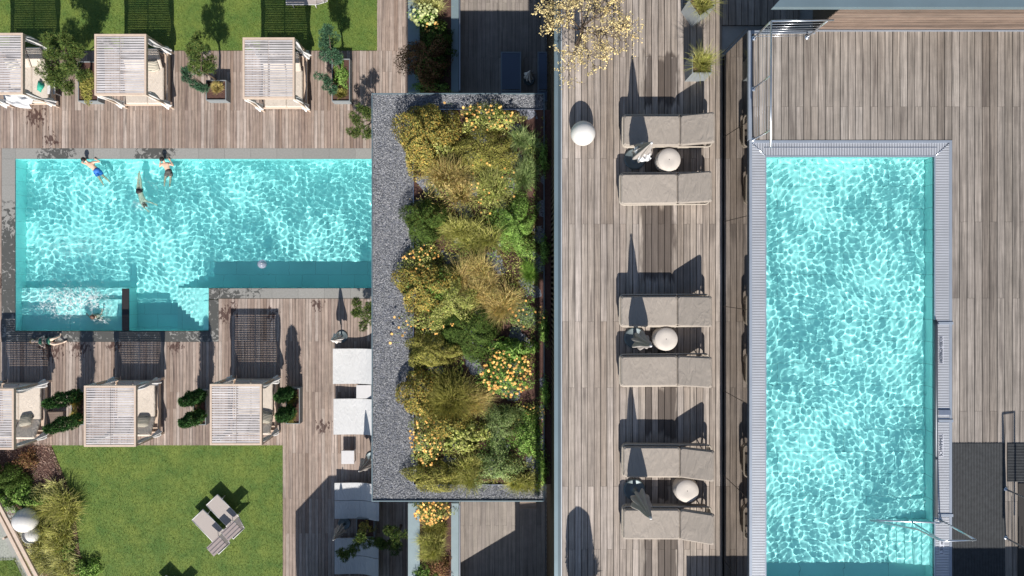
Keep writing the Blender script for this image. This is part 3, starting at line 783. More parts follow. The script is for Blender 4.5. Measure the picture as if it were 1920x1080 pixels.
# ---------------------------------------------------------------- green roof
rfx0, rfy1 = P(697, 175, ROOF); rfx1, rfy0 = P(1021, 940, ROOF)
gr_roof = empty('green_roof', ((rfx0 + rfx1) / 2, (rfy0 + rfy1) / 2, ROOF), 'planted flat roof with a grey gravel border beside the lower pool', 'roof')
MB().wbox(rfx0 + .03, rfx1 - .03, rfy0 + .03, rfy1 - .03, ROOF - .32, ROOF - .03).build('roof_slab', M['gravel_bed'], gr_roof, world=True)
bm = MB().wbox(rfx0, rfx0 + .03, rfy0, rfy1, ROOF - .34, ROOF + .03).wbox(rfx1 - .03, rfx1, rfy0, rfy1, ROOF - .34, ROOF + .03).wbox(rfx0 + .03, rfx1 - .03, rfy0, rfy0 + .03, ROOF - .34, ROOF + .03).wbox(rfx0 + .03, rfx1 - .03, rfy1 - .03, rfy1, ROOF - .34, ROOF + .03)
bm.build('roof_edge_trim', M['zinc'], gr_roof, world=True)
MB().wbox(terx + .9, XR + .02, rfy0 + .9, rfy1 - .9, TER, ROOF - .345).build('roof_storey', M['wall_block'], gr_roof, world=True)
bx, by = P(776, 206, ROOF); cx_, cy_ = P(1021, 908, ROOF)
sl = MB(); nxx, nyy = 40, 90
xs = np.linspace(bx, XR + .02, nxx); ys = np.linspace(cy_, by, nyy)
X, Y = np.meshgrid(xs, ys); Z = ROOF - .02 + .035 * np.sin(X * 5 + Y * 3) * np.sin(Y * 4) + rng.normal(0, .006, X.shape)
idx = np.arange(nxx * nyy).reshape(nyy, nxx); q = np.stack([idx[:-1, :-1], idx[:-1, 1:], idx[1:, 1:], idx[1:, :-1]], -1).reshape(-1, 4)
np_mesh('planting_soil', np.stack([X.ravel(), Y.ravel(), Z.ravel()], 1), q, M['soil'], gr_roof, smooth=True)
bed = MB().wbox(bx - .02, bx, cy_, by, ROOF - .03, ROOF + .03).wbox(bx, cx_ - .05, by, by + .02, ROOF - .03, ROOF + .03).wbox(bx, cx_ - .05, cy_ - .02, cy_, ROOF - .03, ROOF + .03)
bed.build('bed_edging', M['steel'], gr_roof, world=True)
pb = []
for poly, n in (([(698.5, 176.5), (775, 176.5), (775, 938.5), (698.5, 938.5)], 30000), ([(775, 176.5), (1019, 176.5), (1019, 204), (775, 204)], 3800), ([(775, 910), (1019, 910), (1019, 938.5), (775, 938.5)], 3800)):
    xy = scatter(poly, int(n * 1.1), ROOF); pb.append(g_pebbles(xy, ROOF - .022, .019))
tag(np_mesh('gravel', *cat(pb), M['gravel']), 'loose grey and white gravel around the planted roof bed', 'gravel', kind='stuff')

# ================================================================== PLANTS
def plant(name, px, py, z, label, catg, parts, group=None):
    loc = P3(px, py, z)
    if len(parts) == 1:
        o = np_mesh(name, *parts[0][1], parts[0][2], world=False); o.location = loc; return tag(o, label, catg, group)
    r = empty(name, loc, label, catg, group)
    for pn, gm, mt in parts:
        o = np_mesh(pn, *gm, mt, r, world=False)
        if pn in ('flower_heads', 'seed_heads'): tag(o, kind='stuff')
    return r
def area_n(rx, ry, dens): return int(dens * math.pi * rx * ry)
def mound(name, px, py, rx, ry, h, mat, label, catg='shrub', ln=.05, wd=.03, dens=1500, extra=(), z=ROOF, **k):
    k.setdefault('lump', .26)
    if z == ROOF: h = h * 1.35
    if z == ROOF and mat in ('gold', 'dark', 'olive'): k.setdefault('shell', .84); k['lump'] = .14
    a, b = S(rx, z + h / 2) * 1.04, S(ry, z + h / 2) * 1.04; dens = dens * 1.9; wd = wd * 1.2; ln = ln * 1.1
    return plant(name, px, py, z, label, catg, [('foliage', g_mound(a, b, h, area_n(a, b, dens), ln, wd, **k), L[mat])] + list(extra))
def tuft(name, px, py, rx, ry, mat, label, n=500, ln=None, wd=.012, z=ROOF, extra=(), lean=(.15, .97), spread=.75, droop=.55, catg='ornamental grass', h=None):
    a, b = S(rx, z + .3), S(ry, z + .3); ln = ln or max(a, b) * .8; n = int(n * 1.9); wd = wd * 1.25
    g1 = g_tuft(1, 1, n, ln, wd, lean, spread * ln, 3, droop); v = g1[0] * np.array([a / max(a, b), b / max(a, b), h or 1.0])
    return plant(name, px, py, z, label, catg, [('blades', (v, g1[1]), L[mat])] + list(extra))
def flower_part(rx, ry, h, n, r, mat='petal', dome=True, z=ROOF):
    a, b = S(rx, z + h), S(ry, z + h); t = rng.uniform(0, 6.28, n); q = np.sqrt(rng.uniform(0, 1, n))
    zz = h * (np.sqrt(np.maximum(1 - (q * .85) ** 2, .1)) if dome else 1) + rng.normal(0, .03, n)
    c = np.stack([a * q * np.cos(t), b * q * np.sin(t), zz + .03], 1)
    return ('flower_heads', g_flowers(c, r * .8), L[mat])
def stems_part(rx, ry, h, n, mat='green', z=ROOF):
    g1 = g_tuft(1, 1, n, h * 1.15, .010, (.05, .6), .6 * S(max(rx, ry), z), 2, .2); return ('stems', g1, L[mat])
RF = ROOF
_bp = [(779, 209), (1024, 209), (1024, 905), (779, 905)]
_xy = scatter(_bp, 27000, ROOF + .1); _px = _xy[:, 0] * F / (CZ - ROOF - .1) + NX; _py = NY - _xy[:, 1] * F / (CZ - ROOF - .1)
_bare = np.zeros(len(_xy), bool)
for (cx1, cy1, r1, r2) in ((985, 228, 40, 26), (992, 385, 26, 22), (972, 300, 14, 34), (785, 345, 16, 30), (962, 625, 32, 18), (1000, 728, 30, 36), (905, 480, 12, 34), (1020, 560, 16, 340), (870, 232, 18, 22), (930, 860, 16, 14), (985, 855, 18, 12), (880, 700, 12, 26), (945, 750, 22, 10), (925, 520, 12, 20)):
    _bare |= ((_px - cx1) / r1) ** 2 + ((_py - cy1) / r2) ** 2 < 1 + .5 * np.sin(_px * .4) * np.sin(_py * .35)
_xy = _xy[~_bare]; _px = _px[~_bare]; _py = _py[~_bare]
_h = .13 + .07 * np.sin(_px * .09) * np.sin(_py * .07) + .06 * np.sin(_px * .23 + 1) * np.sin(_py * .19)
_sel = (np.sin(_px * .045 + np.sin(_py * .03) * 2) + np.sin(_py * .05 + 1)) + rng.normal(0, .35, len(_px))
for _nm, _m1, _mt in (('green', _sel > .55, 'goldgreen'), ('olive', (_sel <= .55) & (_sel > -.4), 'olive'), ('dark', _sel <= -.4, 'green')):
    _c = np.concatenate([_xy[_m1], (ROOF + _h[_m1] * rng.uniform(.35, 1.1, _m1.sum()))[:, None]], 1); _nr = rng.normal(0, .6, (len(_c), 3)); _nr[:, 2] += 1
    tag(np_mesh('ground_cover', *g_leaves(_c, _nr, .085, .022), L[_mt]), 'low leafy ground cover between the shrubs of the roof bed', 'ground cover', kind='stuff')
mound('golden_shrub', 803, 262, 57, 68, .55, 'gold', 'large rounded golden shrub at the upper left corner of the roof bed', ln=.055, wd=.03, dens=1700,
      extra=[('inner_leaves', shift(g_mound(S(40, RF), S(42, RF), .62, 1900, .09, .06), (.2, -.12, 0)), L['goldgreen'])])
plant('coneflower_clump', 918, 224, RF, 'orange flowering clump at the top edge of the roof bed', 'flower clump',
      [('foliage', g_mound(S(58, RF), S(30, RF), .45, 2400, .08, .028), L['goldgreen']), flower_part(55, 28, .5, 46, .045)])
mound('fine_leaved_shrub', 905, 285, 66, 46, .34, 'olive', 'dark olive fine leaved cushion below the upper orange flowers', ln=.06, wd=.012, dens=2200)
tuft('plume_grass', 838, 352, 62, 60, 'tan', 'tall tan plume grass with rusty seed heads beside the bare mulch notch', n=900, lean=(.05, .9), wd=.013, h=1.3,
     extra=[('seed_heads', g_leaves(*(lambda p: (p + np.array([0, .22, .55]), p * np.array([1, 1, 0]) + np.array([0, 0, .6])))(rng.normal(size=(420, 3)) * np.array([.45, .35, .12])), .10, .018), L['tan'])])
mound('dark_grass_mound', 797, 415, 40, 42, .42, 'dark', 'dark green bulging mound reaching over the gravel, left middle of the roof', ln=.10, wd=.012, dens=2400,
      extra=[('olive_blades', g_tuft(.6, .6, 350, .62, .01, (.3, .97), .3), L['olive'])])  # olive blades over the dark green leaves
plant('loose_aster', 925, 352, RF, 'loose yellow green plant with a few small orange flowers in the roof bed', 'shrub',
      [('foliage', g_mound(S(58, RF), S(62, RF), .42, 2300, .075, .018, shell=.4), L['goldgreen']), ('shoots', g_tuft(.7, .7, 380, .75, .011, (.2, .95), .5), L['goldgreen']), flower_part(55, 58, .5, 24, .038)])
mound('green_cushion', 968, 425, 42, 55, .38, 'green', 'bright green dense cushion near the wall, right middle of the roof bed', ln=.075, wd=.014, dens=2600)
tuft('bright_green_grass', 990, 503, 27, 38, 'greengrass', 'small bright green fountain grass against the building wall', n=520, wd=.009)
plant('orange_aster', 792, 492, RF, 'orange flower clump on the left edge of the roof bed, above the gold-rimmed shrub', 'flower clump',
      [('foliage', g_mound(S(40, RF), S(38, RF), .5, 1700, .06, .03), L['goldgreen']), flower_part(38, 34, .55, 42, .04)])
mound('gold_rimmed_shrub', 800, 535, 58, 48, .5, 'gold', 'gold-rimmed leafy shrub bulging over the gravel, left centre of the roof', ln=.055, wd=.032, dens=1500,
      extra=[('inner_leaves', shift(g_mound(S(46, RF), S(36, RF), .56, 1500, .08, .055), (.15, 0, 0)), L['green'])])
tuft('olive_grass', 885, 445, 72, 52, 'lime', 'wide yellow-green grass below the plume grass', n=1100, wd=.011)
tuft('wispy_grass', 880, 522, 58, 60, 'tan', 'wispy pale grass in the middle of the roof bed', n=900, wd=.009)
tuft('tan_fountain_grass', 932, 558, 55, 55, 'tan', 'tan fountain grass right of the centre of the roof bed', n=1000, wd=.010, h=1.15)
plant('yellow_helenium', 985, 592, RF, 'grey green plant with scattered orange flowers above the bare mulch hollow', 'shrub',
      [('foliage', g_mound(S(40, RF), S(34, RF), .4, 1300, .07, .016, shell=.4), L['grey']), flower_part(36, 30, .5, 18, .042)])
plant('yellow_daisy', 805, 603, RF, 'sprawling plant dropping small orange flowers over the gravel', 'shrub',
      [('foliage', g_mound(S(50, RF), S(38, RF), .38, 1700, .06, .024, shell=.5), L['goldgreen']), flower_part(56, 34, .42, 28, .034)])
mound('olive_shrub', 812, 655, 52, 34, .4, 'olive', 'olive green shrub left of the dark hollow in the roof bed', ln=.09, wd=.014, dens=2000)
mound('dark_meadow_shrub', 880, 622, 55, 48, .30, 'dark', 'dark green low shrub in the shade of taller grasses, centre of the roof', ln=.085, wd=.014, dens=2200)
mound('broad_leaved_plant', 962, 655, 40, 22, .35, 'green', 'deep green broad leaved plant just above the big orange flower clump', 'plant', ln=.13, wd=.035, dens=1000)
plant('big_orange_clump', 950, 697, RF, 'biggest orange flower clump of the roof bed, dense with blooms', 'flower clump',
      [('foliage', g_mound(S(53, RF), S(50, RF), .5, 2600, .075, .026), L['green']), flower_part(50, 46, .55, 130, .05)])
tuft('olive_fountain_grass', 848, 722, 72, 66, 'olive', 'largest olive fountain grass in the lower half of the roof bed', n=1600, wd=.011, h=1.1)
tuft('straw_fountain_grass', 880, 752, 60, 42, 'tan', 'straw coloured grass spreading below the olive fountain grass', n=900, wd=.010)
mound('rust_gold_shrub', 785, 735, 36, 44, .48, 'gold', 'rusty gold shrub on the lower left edge of the roof bed', ln=.055, wd=.028, dens=1800)
mound('low_gold_shrub', 835, 790, 44, 34, .4, 'gold', 'low gold shrub between grass and pale leafy plant', ln=.05, wd=.026, dens=1500)
mound('pale_sedum', 868, 812, 46, 32, .36, 'goldgreen', 'pale leafy plant in the lower middle of the roof bed', 'plant', ln=.085, wd=.055, dens=900)
mound('grey_green_cushion', 938, 795, 32, 42, .34, 'grey', 'grey green cushion right of the pale leafy plant', ln=.05, wd=.014, dens=2600)
plant('orange_daisy_edge', 800, 820, RF, 'long orange flower clump along the lower left edge of the roof bed', 'flower clump',
      [('foliage', g_mound(S(34, RF), S(56, RF), .42, 2000, .065, .024), L['goldgreen']), flower_part(31, 52, .48, 78, .042)])
mound('dark_olive_mat', 815, 890, 52, 30, .32, 'olive', 'dark olive mat plant in the lower left corner of the roof bed', ln=.05, wd=.016, dens=3000)
tuft('lime_grass', 872, 882, 46, 44, 'lime', 'lime green grass at the bottom of the roof bed', n=900, wd=.011)
mound('twiggy_shrub', 935, 868, 48, 38, .4, 'grey', 'twiggy pale green shrub in the lower right part of the roof bed', ln=.055, wd=.028, dens=1200, shell=.45)
mound('small_green_shrub', 992, 815, 30, 46, .36, 'green', 'green shrub beside the wall, lower right of the roof bed', ln=.05, wd=.024, dens=1600)
tuft('yellow_green_edge_grass', 985, 905, 44, 30, 'lime', 'yellow green grass hanging over the lower right bed edge', n=560, wd=.011)
tuft('sparse_mulch_grass', 980, 262, 42, 44, 'grey', 'sparse grey green plant over bare mulch, upper right of the roof bed', n=330, wd=.014)
tuft('fringe_grass', 985, 335, 38, 46, 'grey', 'fringed grey green plant below the upper mulch patch', n=560, wd=.013)
tuft('mulch_edge_grass', 950, 775, 50, 26, 'grey', 'thin grey green grass below the bare mulch patch', n=360, wd=.011)
plant('small_yellow_perennial', 1000, 770, RF, 'small plant with tiny yellow flowers beside the wall', 'plant',
      [('foliage', g_mound(S(24, RF), S(24, RF), .3, 500, .05, .02, shell=.4), L['goldgreen']), flower_part(22, 22, .32, 16, .028)])
mound('olive_filler_shrub', 850, 560, 46, 50, .4, 'goldgreen', 'yellow green shrub between the gold-rimmed shrub and the wispy grass', ln=.07, wd=.018, dens=1900)
for i, (px, py, lab) in enumerate([(1022, 300, 'topmost dim green plant in the shade strip under the building wall'), (1024, 470, 'dim green tuft in the wall shade beside the bright green grass'), (1022, 620, 'dim green tuft in the wall shade beside the mulch hollow'), (1025, 740, 'dim green tuft in the wall shade beside the bare mulch patch'), (1020, 880, 'dim green tuft in the wall shade near the bottom of the roof bed')]):
    mound('shade_plant', px - 3, py, 13, 32, .3, 'green', lab, 'plant', ln=.06, wd=.02, dens=1500, shell=.4)
# single blooms fallen over the gravel
for px, py, lb in [(742, 594, 'topmost single orange bloom over the left gravel border'), (750, 613, 'single orange bloom second from the top over the left gravel border'), (737, 625, 'leftmost single orange bloom in the trio over the gravel'), (757, 628, 'rightmost single orange bloom in the trio over the gravel'), (835, 196, 'single orange bloom at the top edge of the roof bed beside the golden shrub'), (870, 205, 'single orange bloom touching the upper orange flower clump'), (734, 642, 'lowest single orange bloom over the left gravel border')]:
    c = np.array([[0, 0, .22]]); v1 = g_flowers(c, .04); st = g_blades(np.array([[0.25, 0, 0]]), np.array([math.pi]), np.array([.9]), np.array([.3]), np.array([.008]), 3, .1)
    plant('flower', px, py, RF, lb, 'flower', [('bloom', v1, L['petal']), ('stem', st, L['green'])], 'single blooms over the gravel')

# ---------------------------------------------------------------- terrace planters
def long_planter(y0, y1, label):
    t = empty('long_planter', P3(812, (y0 + y1) / 2, TER), label, 'planter')
    zt = TER + .30
    X = [P(a, 0, zt)[0] for a in (765, 787, 846, 860)]; Y0, Y1 = P(0, y1, zt)[1], P(0, y0, zt)[1]
    MB().wbox(X[0], X[1], Y0, Y1, TER - .3, zt).build('left_coping', M['planter_pale'], t, world=True)
    MB().wbox(X[2], X[3], Y0, Y1, TER - .3, zt).build('right_coping', M['planter_pale'], t, world=True)
    MB().wbox(X[1] + .001, X[2] - .001, Y0, Y1, TER - .3, zt - .06).build('soil', M['soil'], t, world=True)
    xr_ = P(862, 0, TER + .5)[0]
    MB().wbox(xr_ - .012, xr_ + .012, Y0, Y1, zt + .03, TER + .5).wbox(xr_ - .01, xr_ + .01, Y1 - .05, Y1, TER, zt + .03).build('rail', M['steel'], t, world=True)
    return t
long_planter(-60, 172, 'long blue-grey planter trough on the terrace above the planted roof')
long_planter(944, 1130, 'long blue-grey planter trough on the terrace below the planted roof')
TZ = TER + .24
tuft('straw_grass', 812, 8, 42, 26, 'pale', 'straw coloured grass at the top end of the upper terrace planter', n=700, wd=.011, z=TZ)
_t = rng.uniform(0, 6.28, 90); _q = np.sqrt(rng.uniform(0, 1, 90))
plant('cream_sedum', 797, 35, TZ, 'plant with cream green flower heads in the upper terrace planter', 'plant',
      [('foliage', g_mound(S(28, TZ), S(22, TZ), .4, 700, .07, .04), L['green']),
       ('flower_heads', g_flowers(np.stack([S(27, TZ) * _q * np.cos(_t), S(22, TZ) * _q * np.sin(_t), .45 - .1 * _q], 1), .045), L['cream'])])
plant('orange_terrace_flower', 812, 56, TZ, 'few orange blooms beside the cream flower heads', 'flower clump',
      [('foliage', g_mound(S(24, TZ), S(18, TZ), .36, 700, .07, .03), L['dark']), flower_part(14, 12, .45, 12, .05, z=TZ)])
mound('bronze_shrub', 800, 118, 46, 44, .75, 'rust', 'big dark bronze and green rounded shrub in the upper terrace planter', ln=.06, wd=.03, dens=1700, z=TZ,
      extra=[('green_leaves', shift(g_mound(S(34, TZ), S(34, TZ), .78, 1700, .06, .035), (.16, -.1, 0)), L['dark'])])
mound('dark_terrace_shrub', 825, 78, 30, 28, .5, 'dark', 'dark green shrub behind the orange blooms of the upper terrace planter', ln=.07, wd=.03, dens=1500, z=TZ)
mound('low_green_plant', 810, 163, 36, 12, .25, 'green', 'low green plant tucked against the upper roof edge', 'plant', ln=.06, wd=.02, dens=1400, z=TZ)
plant('terrace_orange_clump', 812, 956, TZ, 'bright orange flower clump just below the roof edge in the lower terrace planter', 'flower clump',
      [('foliage', g_mound(S(36, TZ), S(24, TZ), .4, 1500, .07, .03), L['goldgreen']), flower_part(35, 23, .46, 95, .05, z=TZ)])
tuft('bronze_terrace_grass', 817, 990, 34, 26, 'olive', 'olive grass with bronze stalks in the lower terrace planter', n=520, z=TZ, wd=.011)
tuft('lime_terrace_grass', 812, 1025, 38, 32, 'lime', 'soft lime green grass in the lower terrace planter', n=1000, z=TZ, wd=.011)
mound('purple_terrace_shrub', 825, 1058, 24, 24, .35, 'rust', 'dark rusty leafed shrub at the bottom of the lower terrace planter', ln=.05, wd=.03, dens=1300, z=TZ, shell=.5)
mound('low_terrace_green', 796, 1078, 24, 18, .25, 'green', 'low green plant at the bottom end of the lower terrace planter', 'plant', ln=.06, wd=.03, dens=1200, z=TZ)

# ---------------------------------------------------------------- garden bed, lower left
bedpoly = [(-80, 832), (95, 832), (137, 935), (150, 1040), (195, 1120), (90, 1120), (20, 985), (-80, 860)]
sheet('garden_bed', bedpoly, -.012, M['soil'])
xy = scatter(bedpoly, 22000, 0)
c = np.concatenate([xy, rng.uniform(.0, .02, (len(xy), 1))], 1); nr = rng.normal(0, .45, (len(c), 3)); nr[:, 2] = 1
tag(np_mesh('bark_mulch', *g_leaves(c, nr, .065, .028), M['bark']), 'loose brown bark mulch of the garden bed', 'mulch', kind='stuff')
sheet('garden_path', [(-90, 860), (-10, 905), (30, 955), (72, 1060), (100, 1120), (60, 1120), (-90, 800)], -.006, M['concrete'])
sheet('gravel_patch', [(-90, 900), (-10, 935), (20, 1010), (26, 1050), (-20, 1052), (-90, 1050)], -.009, plain('pale_grit', (.30, .31, .27), .95, var=.35, scale=14, bump=.6))
sheet('lawn', [(-90, 1050), (-20, 1052), (26, 1050), (60, 1120), (-90, 1120)], -.008, M['lawn'])
xy = scatter([(-20, 1046), (30, 1046), (70, 1120), (-20, 1120)], 5000, 0); k_ = len(xy)
tag(np_mesh('grass', *g_blades(np.concatenate([xy, np.zeros((k_, 1))], 1), rng.uniform(0, 6.28, k_), rng.uniform(.2, .9, k_), rng.uniform(.04, .1, k_), rng.uniform(.008, .016, k_), 1, .3), M['blades']), 'rough grass patch beyond the timber fence', 'grass', kind='stuff')
fe = empty('timber_fence', P3(30, 1010, 0), 'pale double-rail timber fence crossing the lower left corner', 'fence')
for off, nm in ((0, 'rail'), (13, 'rail')):
    pa, pb_ = P3(-32 - off * .7 + 6, 900, .9), P3(96 - off * 1.0, 1130, .9)
    a, b_ = Vector(pa), Vector(pb_); dd = b_ - a
    MB().box((a + b_) / 2, (dd.length, .14, .09), rz=math.atan2(dd.y, dd.x)).build(nm, M['frame_wood'], fe, world=True)
for t in (.1, .45, .8):
    a = Vector(P3(-32, 900, .45)).lerp(Vector(P3(90, 1130, .45)), t); MB().box((a.x - .1, a.y, .43), (.09, .09, .82), rz=.5).build('post', M['frame_wood'], fe, world=True)
mound('juniper', 36, 925, 48, 32, .6, 'green', 'dark spreading evergreen bush above the white ball lamps', 'bush', ln=.07, wd=.03, dens=1500, z=0)
mound('dark_evergreen', 12, 895, 42, 34, .9, 'dark', 'darkest evergreen bush behind the spreading bush, lower left', 'bush', ln=.06, wd=.03, dens=1500, z=0)
for i, (px, py, rx, ry, mt_, lab) in enumerate([(93, 925, 28, 24, 'pale', 'topmost pale fountain grass of the garden bed'), (108, 962, 42, 36, 'lime', 'big spiky green grass right of the ball lamps'), (104, 1000, 38, 30, 'lime', 'spiky yellow green grass below the biggest one'),
                                           (98, 1040, 36, 32, 'pale', 'soft straw coloured fountain grass at the bottom of the garden bed'), (118, 1062, 34, 26, 'pale', 'lowest straw coloured fountain grass of the garden bed')]):
    tuft('fountain_grass', px, py, rx, ry, mt_, lab, n=600, z=0, wd=.022, ln=S(max(rx, ry), 0) * 1.15, catg='ornamental grass')
mound('bed_shrub', 128, 1030, 18, 18, .35, 'green', 'small leafy green shrub between the straw grasses and the lawn', ln=.07, wd=.04, dens=1200, z=0, shell=.5)
mound('bed_shrub', 165, 1068, 26, 24, .4, 'green', 'leafy green shrub at the lawn corner, bottom edge of the picture', ln=.08, wd=.04, dens=1000, z=0, shell=.5)
mound('bronze_ground_shrub', 55, 860, 22, 20, .5, 'rust', 'brown leaved shrub on the bark mulch beside the partly cut-off pavilion', ln=.07, wd=.04, dens=700, z=0, shell=.4)

# ---------------------------------------------------------------- conifers
def needle_clump(c, r, n, per=8, ln=.10, wd=.007, flat=.65):
    d = unit(rng.normal(size=(n, 3))); p = np.array(c) + d * np.array([r, r, r * flat]) * rng.uniform(.45, 1, (n, 1)); d2 = d + np.array([0, 0, .5]); return g_needles(p, d2, ln, wd, per)
def pine(name, px, py, z0, h, clumps, label, box=None, mat='pine', grass=None, trunk_lean=(0, 0)):
    """clumps: (dx,dy,dz,r) metres from the trunk foot"""
    t = empty(name, P3(px, py, z0), label, 'conifer')
    m = MB(); top = Vector((trunk_lean[0], trunk_lean[1], h))
    m.tube([(0, 0, 0), top * .35 + Vector((.05, 0, 0)), top * .7, top], [.06, .045, .035, .015], 8)
    for dx, dy, dz, r in clumps:
        a = top * min(.9, dz / h * .75); m.tube([a, (Vector((dx, dy, dz)) + a) / 2 + Vector((0, 0, .05)), (dx, dy, dz - r * .3)], [.028, .018, .008], 6)
    m.build('trunk', M['trunk'], t)
    g1 = []
    for (dx, dy, dz, r) in clumps:
        for _ in range(4):
            o_ = rng.normal(0, r * .42, 3); g1.append(needle_clump((dx + o_[0], dy + o_[1], dz + o_[2] * .5), r * .55, int(220 * r)))
    v, f = cat(g1); np_mesh('crown', v, f, L[mat], t, world=False)
    return t
def column(px, py, z0, h, r, label):
    t = empty('column_conifer', P3(px, py, z0), label, 'conifer')
    MB().tube([(0, 0, 0), (0, 0, h * .9)], [.04, .015], 7).build('trunk', M['trunk'], t)
    n = 1300; a = rng.uniform(0, 6.28, n); s = rng.uniform(.08, 1, n); rr = r * np.sqrt(np.sin(np.clip(s, .1, 1) * math.pi * .93 + .18).clip(.05, 1)) * rng.uniform(.6, 1.05, n) * (1 + .2 * np.sin(a * 3 + s * 14))
    p = np.stack([rr * np.cos(a), rr * np.sin(a), s * h], 1); d = np.stack([np.cos(a), np.sin(a), np.full(n, 1.1)], 1)
    np_mesh('crown', *g_needles(p, d, .10, .012, 6), L['cypress'], t, world=False)
    return t
def planter_box(px0, px1, py0, py1, z0, h, label, soil=True, name='planter_box'):
    zt = z0 + h; X0, Y1 = P(px0, py0, zt); X1, Y0 = P(px1, py1, zt); t = empty(name, ((X0 + X1) / 2, (Y0 + Y1) / 2, z0), label, 'planter')
    e = .035; w_, d_ = (X1 - X0), (Y1 - Y0); m = MB()
    m.wbox(-w_ / 2, -w_ / 2 + e, -d_ / 2, d_ / 2, 0, h).wbox(w_ / 2 - e, w_ / 2, -d_ / 2, d_ / 2, 0, h).wbox(-w_ / 2 + e, w_ / 2 - e, -d_ / 2, -d_ / 2 + e, 0, h).wbox(-w_ / 2 + e, w_ / 2 - e, d_ / 2 - e, d_ / 2, 0, h)
    m.build('shell', M['planter'], t); MB().wbox(-w_ / 2 + e, w_ / 2 - e, -d_ / 2 + e, d_ / 2 - e, .02, h - .06).build('soil', M['soil'], t)
    return t
planter_box(146, 184, 115, 190, 0, .5, 'grey planter box under the big pine, first in the upper row')
pine('pine_tree', 172, 138, .4, 1.7, [(-.25, .0, 1.2, .5), (-.55, .75, 1.6, .55), (-.1, .55, 1.3, .5), (-1.15, -.1, 1.3, .62), (-.7, -.45, 1.2, .68), (-.25, -.3, 1.5, .55), (.15, .2, 1.6, .42), (.25, .6, 1.5, .4), (.2, -.4, 1.1, .35), (-.5, -.8, .9, .38), (.05, .85, 2.0, .3), (-.35, .2, 1.9, .4)], 'large dense pine in a grey planter between the cut-off and the whole upper pavilion')
mound('planter_cover', 164, 160, 16, 30, .14, 'olive', 'olive ground cover in the planter under the big pine', 'plant', ln=.06, wd=.03, dens=1300, z=.42)
planter_box(386, 424, 150, 188, 0, .5, 'grey planter box of the two-tone conifer between the upper pavilions')
pine('pine_tree', 405, 150, .4, 1.6, [(-.65, .85, 1.2, .35), (.1, .6, 1.5, .42), (.2, .3, 1.2, .42), (-.3, .25, 1.3, .42), (-.1, 1.1, 1.7, .3), (.25, .85, 1.9, .25)], 'conifer with yellow-green clumps in a grey planter between the two upper pavilions')
pine('low_juniper', 392, 165, .35, .5, [(-.55, .35, .5, .3), (-.3, .05, .5, .3), (-.75, .6, .55, .25), (-.1, -.15, .45, .25)], 'blue-green creeping conifer hanging over the planter of the two-tone conifer', mat='bluepine')
tuft('planter_grass', 408, 165, 14, 13, 'tan', 'straw yellow grass tuft in the planter between the upper pavilions', n=260, z=.45, wd=.016)
planter_box(622, 656, 110, 190, 0, .5, 'grey planter box right of the last upper pavilion')
mound('planter_cover', 639, 140, 14, 28, .18, 'green', 'green and gold ground cover in the right planter of the upper row', 'plant', ln=.06, wd=.03, dens=1300, z=.42)
pine('blue_pine_tree', 638, 130, .4, 1.5, [(-.35, .75, 1.2, .42), (-.05, .45, 1.5, .42), (.15, .15, 1.2, .36), (-.2, 1.0, 1.6, .3), (.05, .95, 2.1, .22)], 'blue-green conifer in the planter right of the upper pavilions', mat='bluepine')
pine('low_juniper', 630, 160, .35, .5, [(-.35, .15, .5, .3), (-.1, -.2, .5, .28)], 'blue-green creeping conifer in front of the right planter of the upper row', mat='bluepine')
tuft('planter_grass', 640, 176, 15, 12, 'olive', 'olive grass at the front of the right planter of the upper row', n=220, z=.45, wd=.016)
pine('edge_pine', 706, 235, 0, 1.4, [(-.55, -.1, 1.2, .34), (-.75, -.55, 1.0, .3), (-.2, -.55, 1.3, .32), (-.35, .35, 1.1, .26), (-.1, .1, 1.5, .3)], 'pine reaching out from under the planted roof above the pool')
pine('edge_pine', 706, 585, 0, 1.3, [(-.45, .3, 1.2, .3), (-.6, .0, 1.1, .28), (-.2, -.45, 1.1, .32), (-.1, .2, 1.4, .3)], 'pine reaching out from under the planted roof beside the first white sunbed')
for (x0, x1, y0, y1, cols, lab) in ((133, 158, 735, 797, ((156, 738, 2.5), (158, 782, 2.5)), 'first'), (362, 386, 732, 797, ((383, 738, 2.1), (383, 775, 2.1)), 'second'), (536, 562, 728, 795, ((546, 733, 1.75), (548, 768, 1.75)), 'third')):
    where = {'first': 'right of the cut-off lower pavilion', 'second': 'between the two whole lower pavilions', 'third': 'right of the last lower pavilion'}[lab]
    planter_box(x0, x1, y0, y1, 0, .45, 'grey planter box with two column conifers ' + where)
    for j, (cx1, cy1, hh) in enumerate(cols):
        column(cx1, cy1, .38, hh, .27, ('upper' if j == 0 else 'lower') + ' column conifer of the pair ' + where)
        tuft('planter_grass', x0 + 10, y0 + 15 + 34 * j, 13, 17, 'gold' if lab == 'first' else 'olive', ('upper' if j == 0 else 'lower') + ' yellowish grass in the planter ' + where, n=260, z=.4, wd=.016)
planter_box(668, 702, 972, 1008, 0, .5, 'square planter with rusty ground cover between the shaded sunbeds')
mound('planter_cover', 685, 990, 15, 12, .15, 'gold', 'rusty gold ground cover in the square planter between the shaded sunbeds', 'plant', ln=.06, wd=.03, dens=1300, z=.45)
pine('shade_pine', 690, 992, .45, 1.2, [(-.5, -.35, 1.2, .34), (-.8, -.7, 1.1, .28), (-.2, -.1, 1.3, .36), (.5, -.2, 1.2, .36)], 'pine leaning over the shaded white sunbed from the square planter')
pine('shade_pine', 752, 985, 0, 1.7, [(-.3, .3, 1.6, .36), (-.6, -.3, 1.4, .32), (-.1, -.5, 1.3, .34), (.1, .1, 1.8, .34)], 'dark pine in the shade between the white sunbeds and the terrace planter')

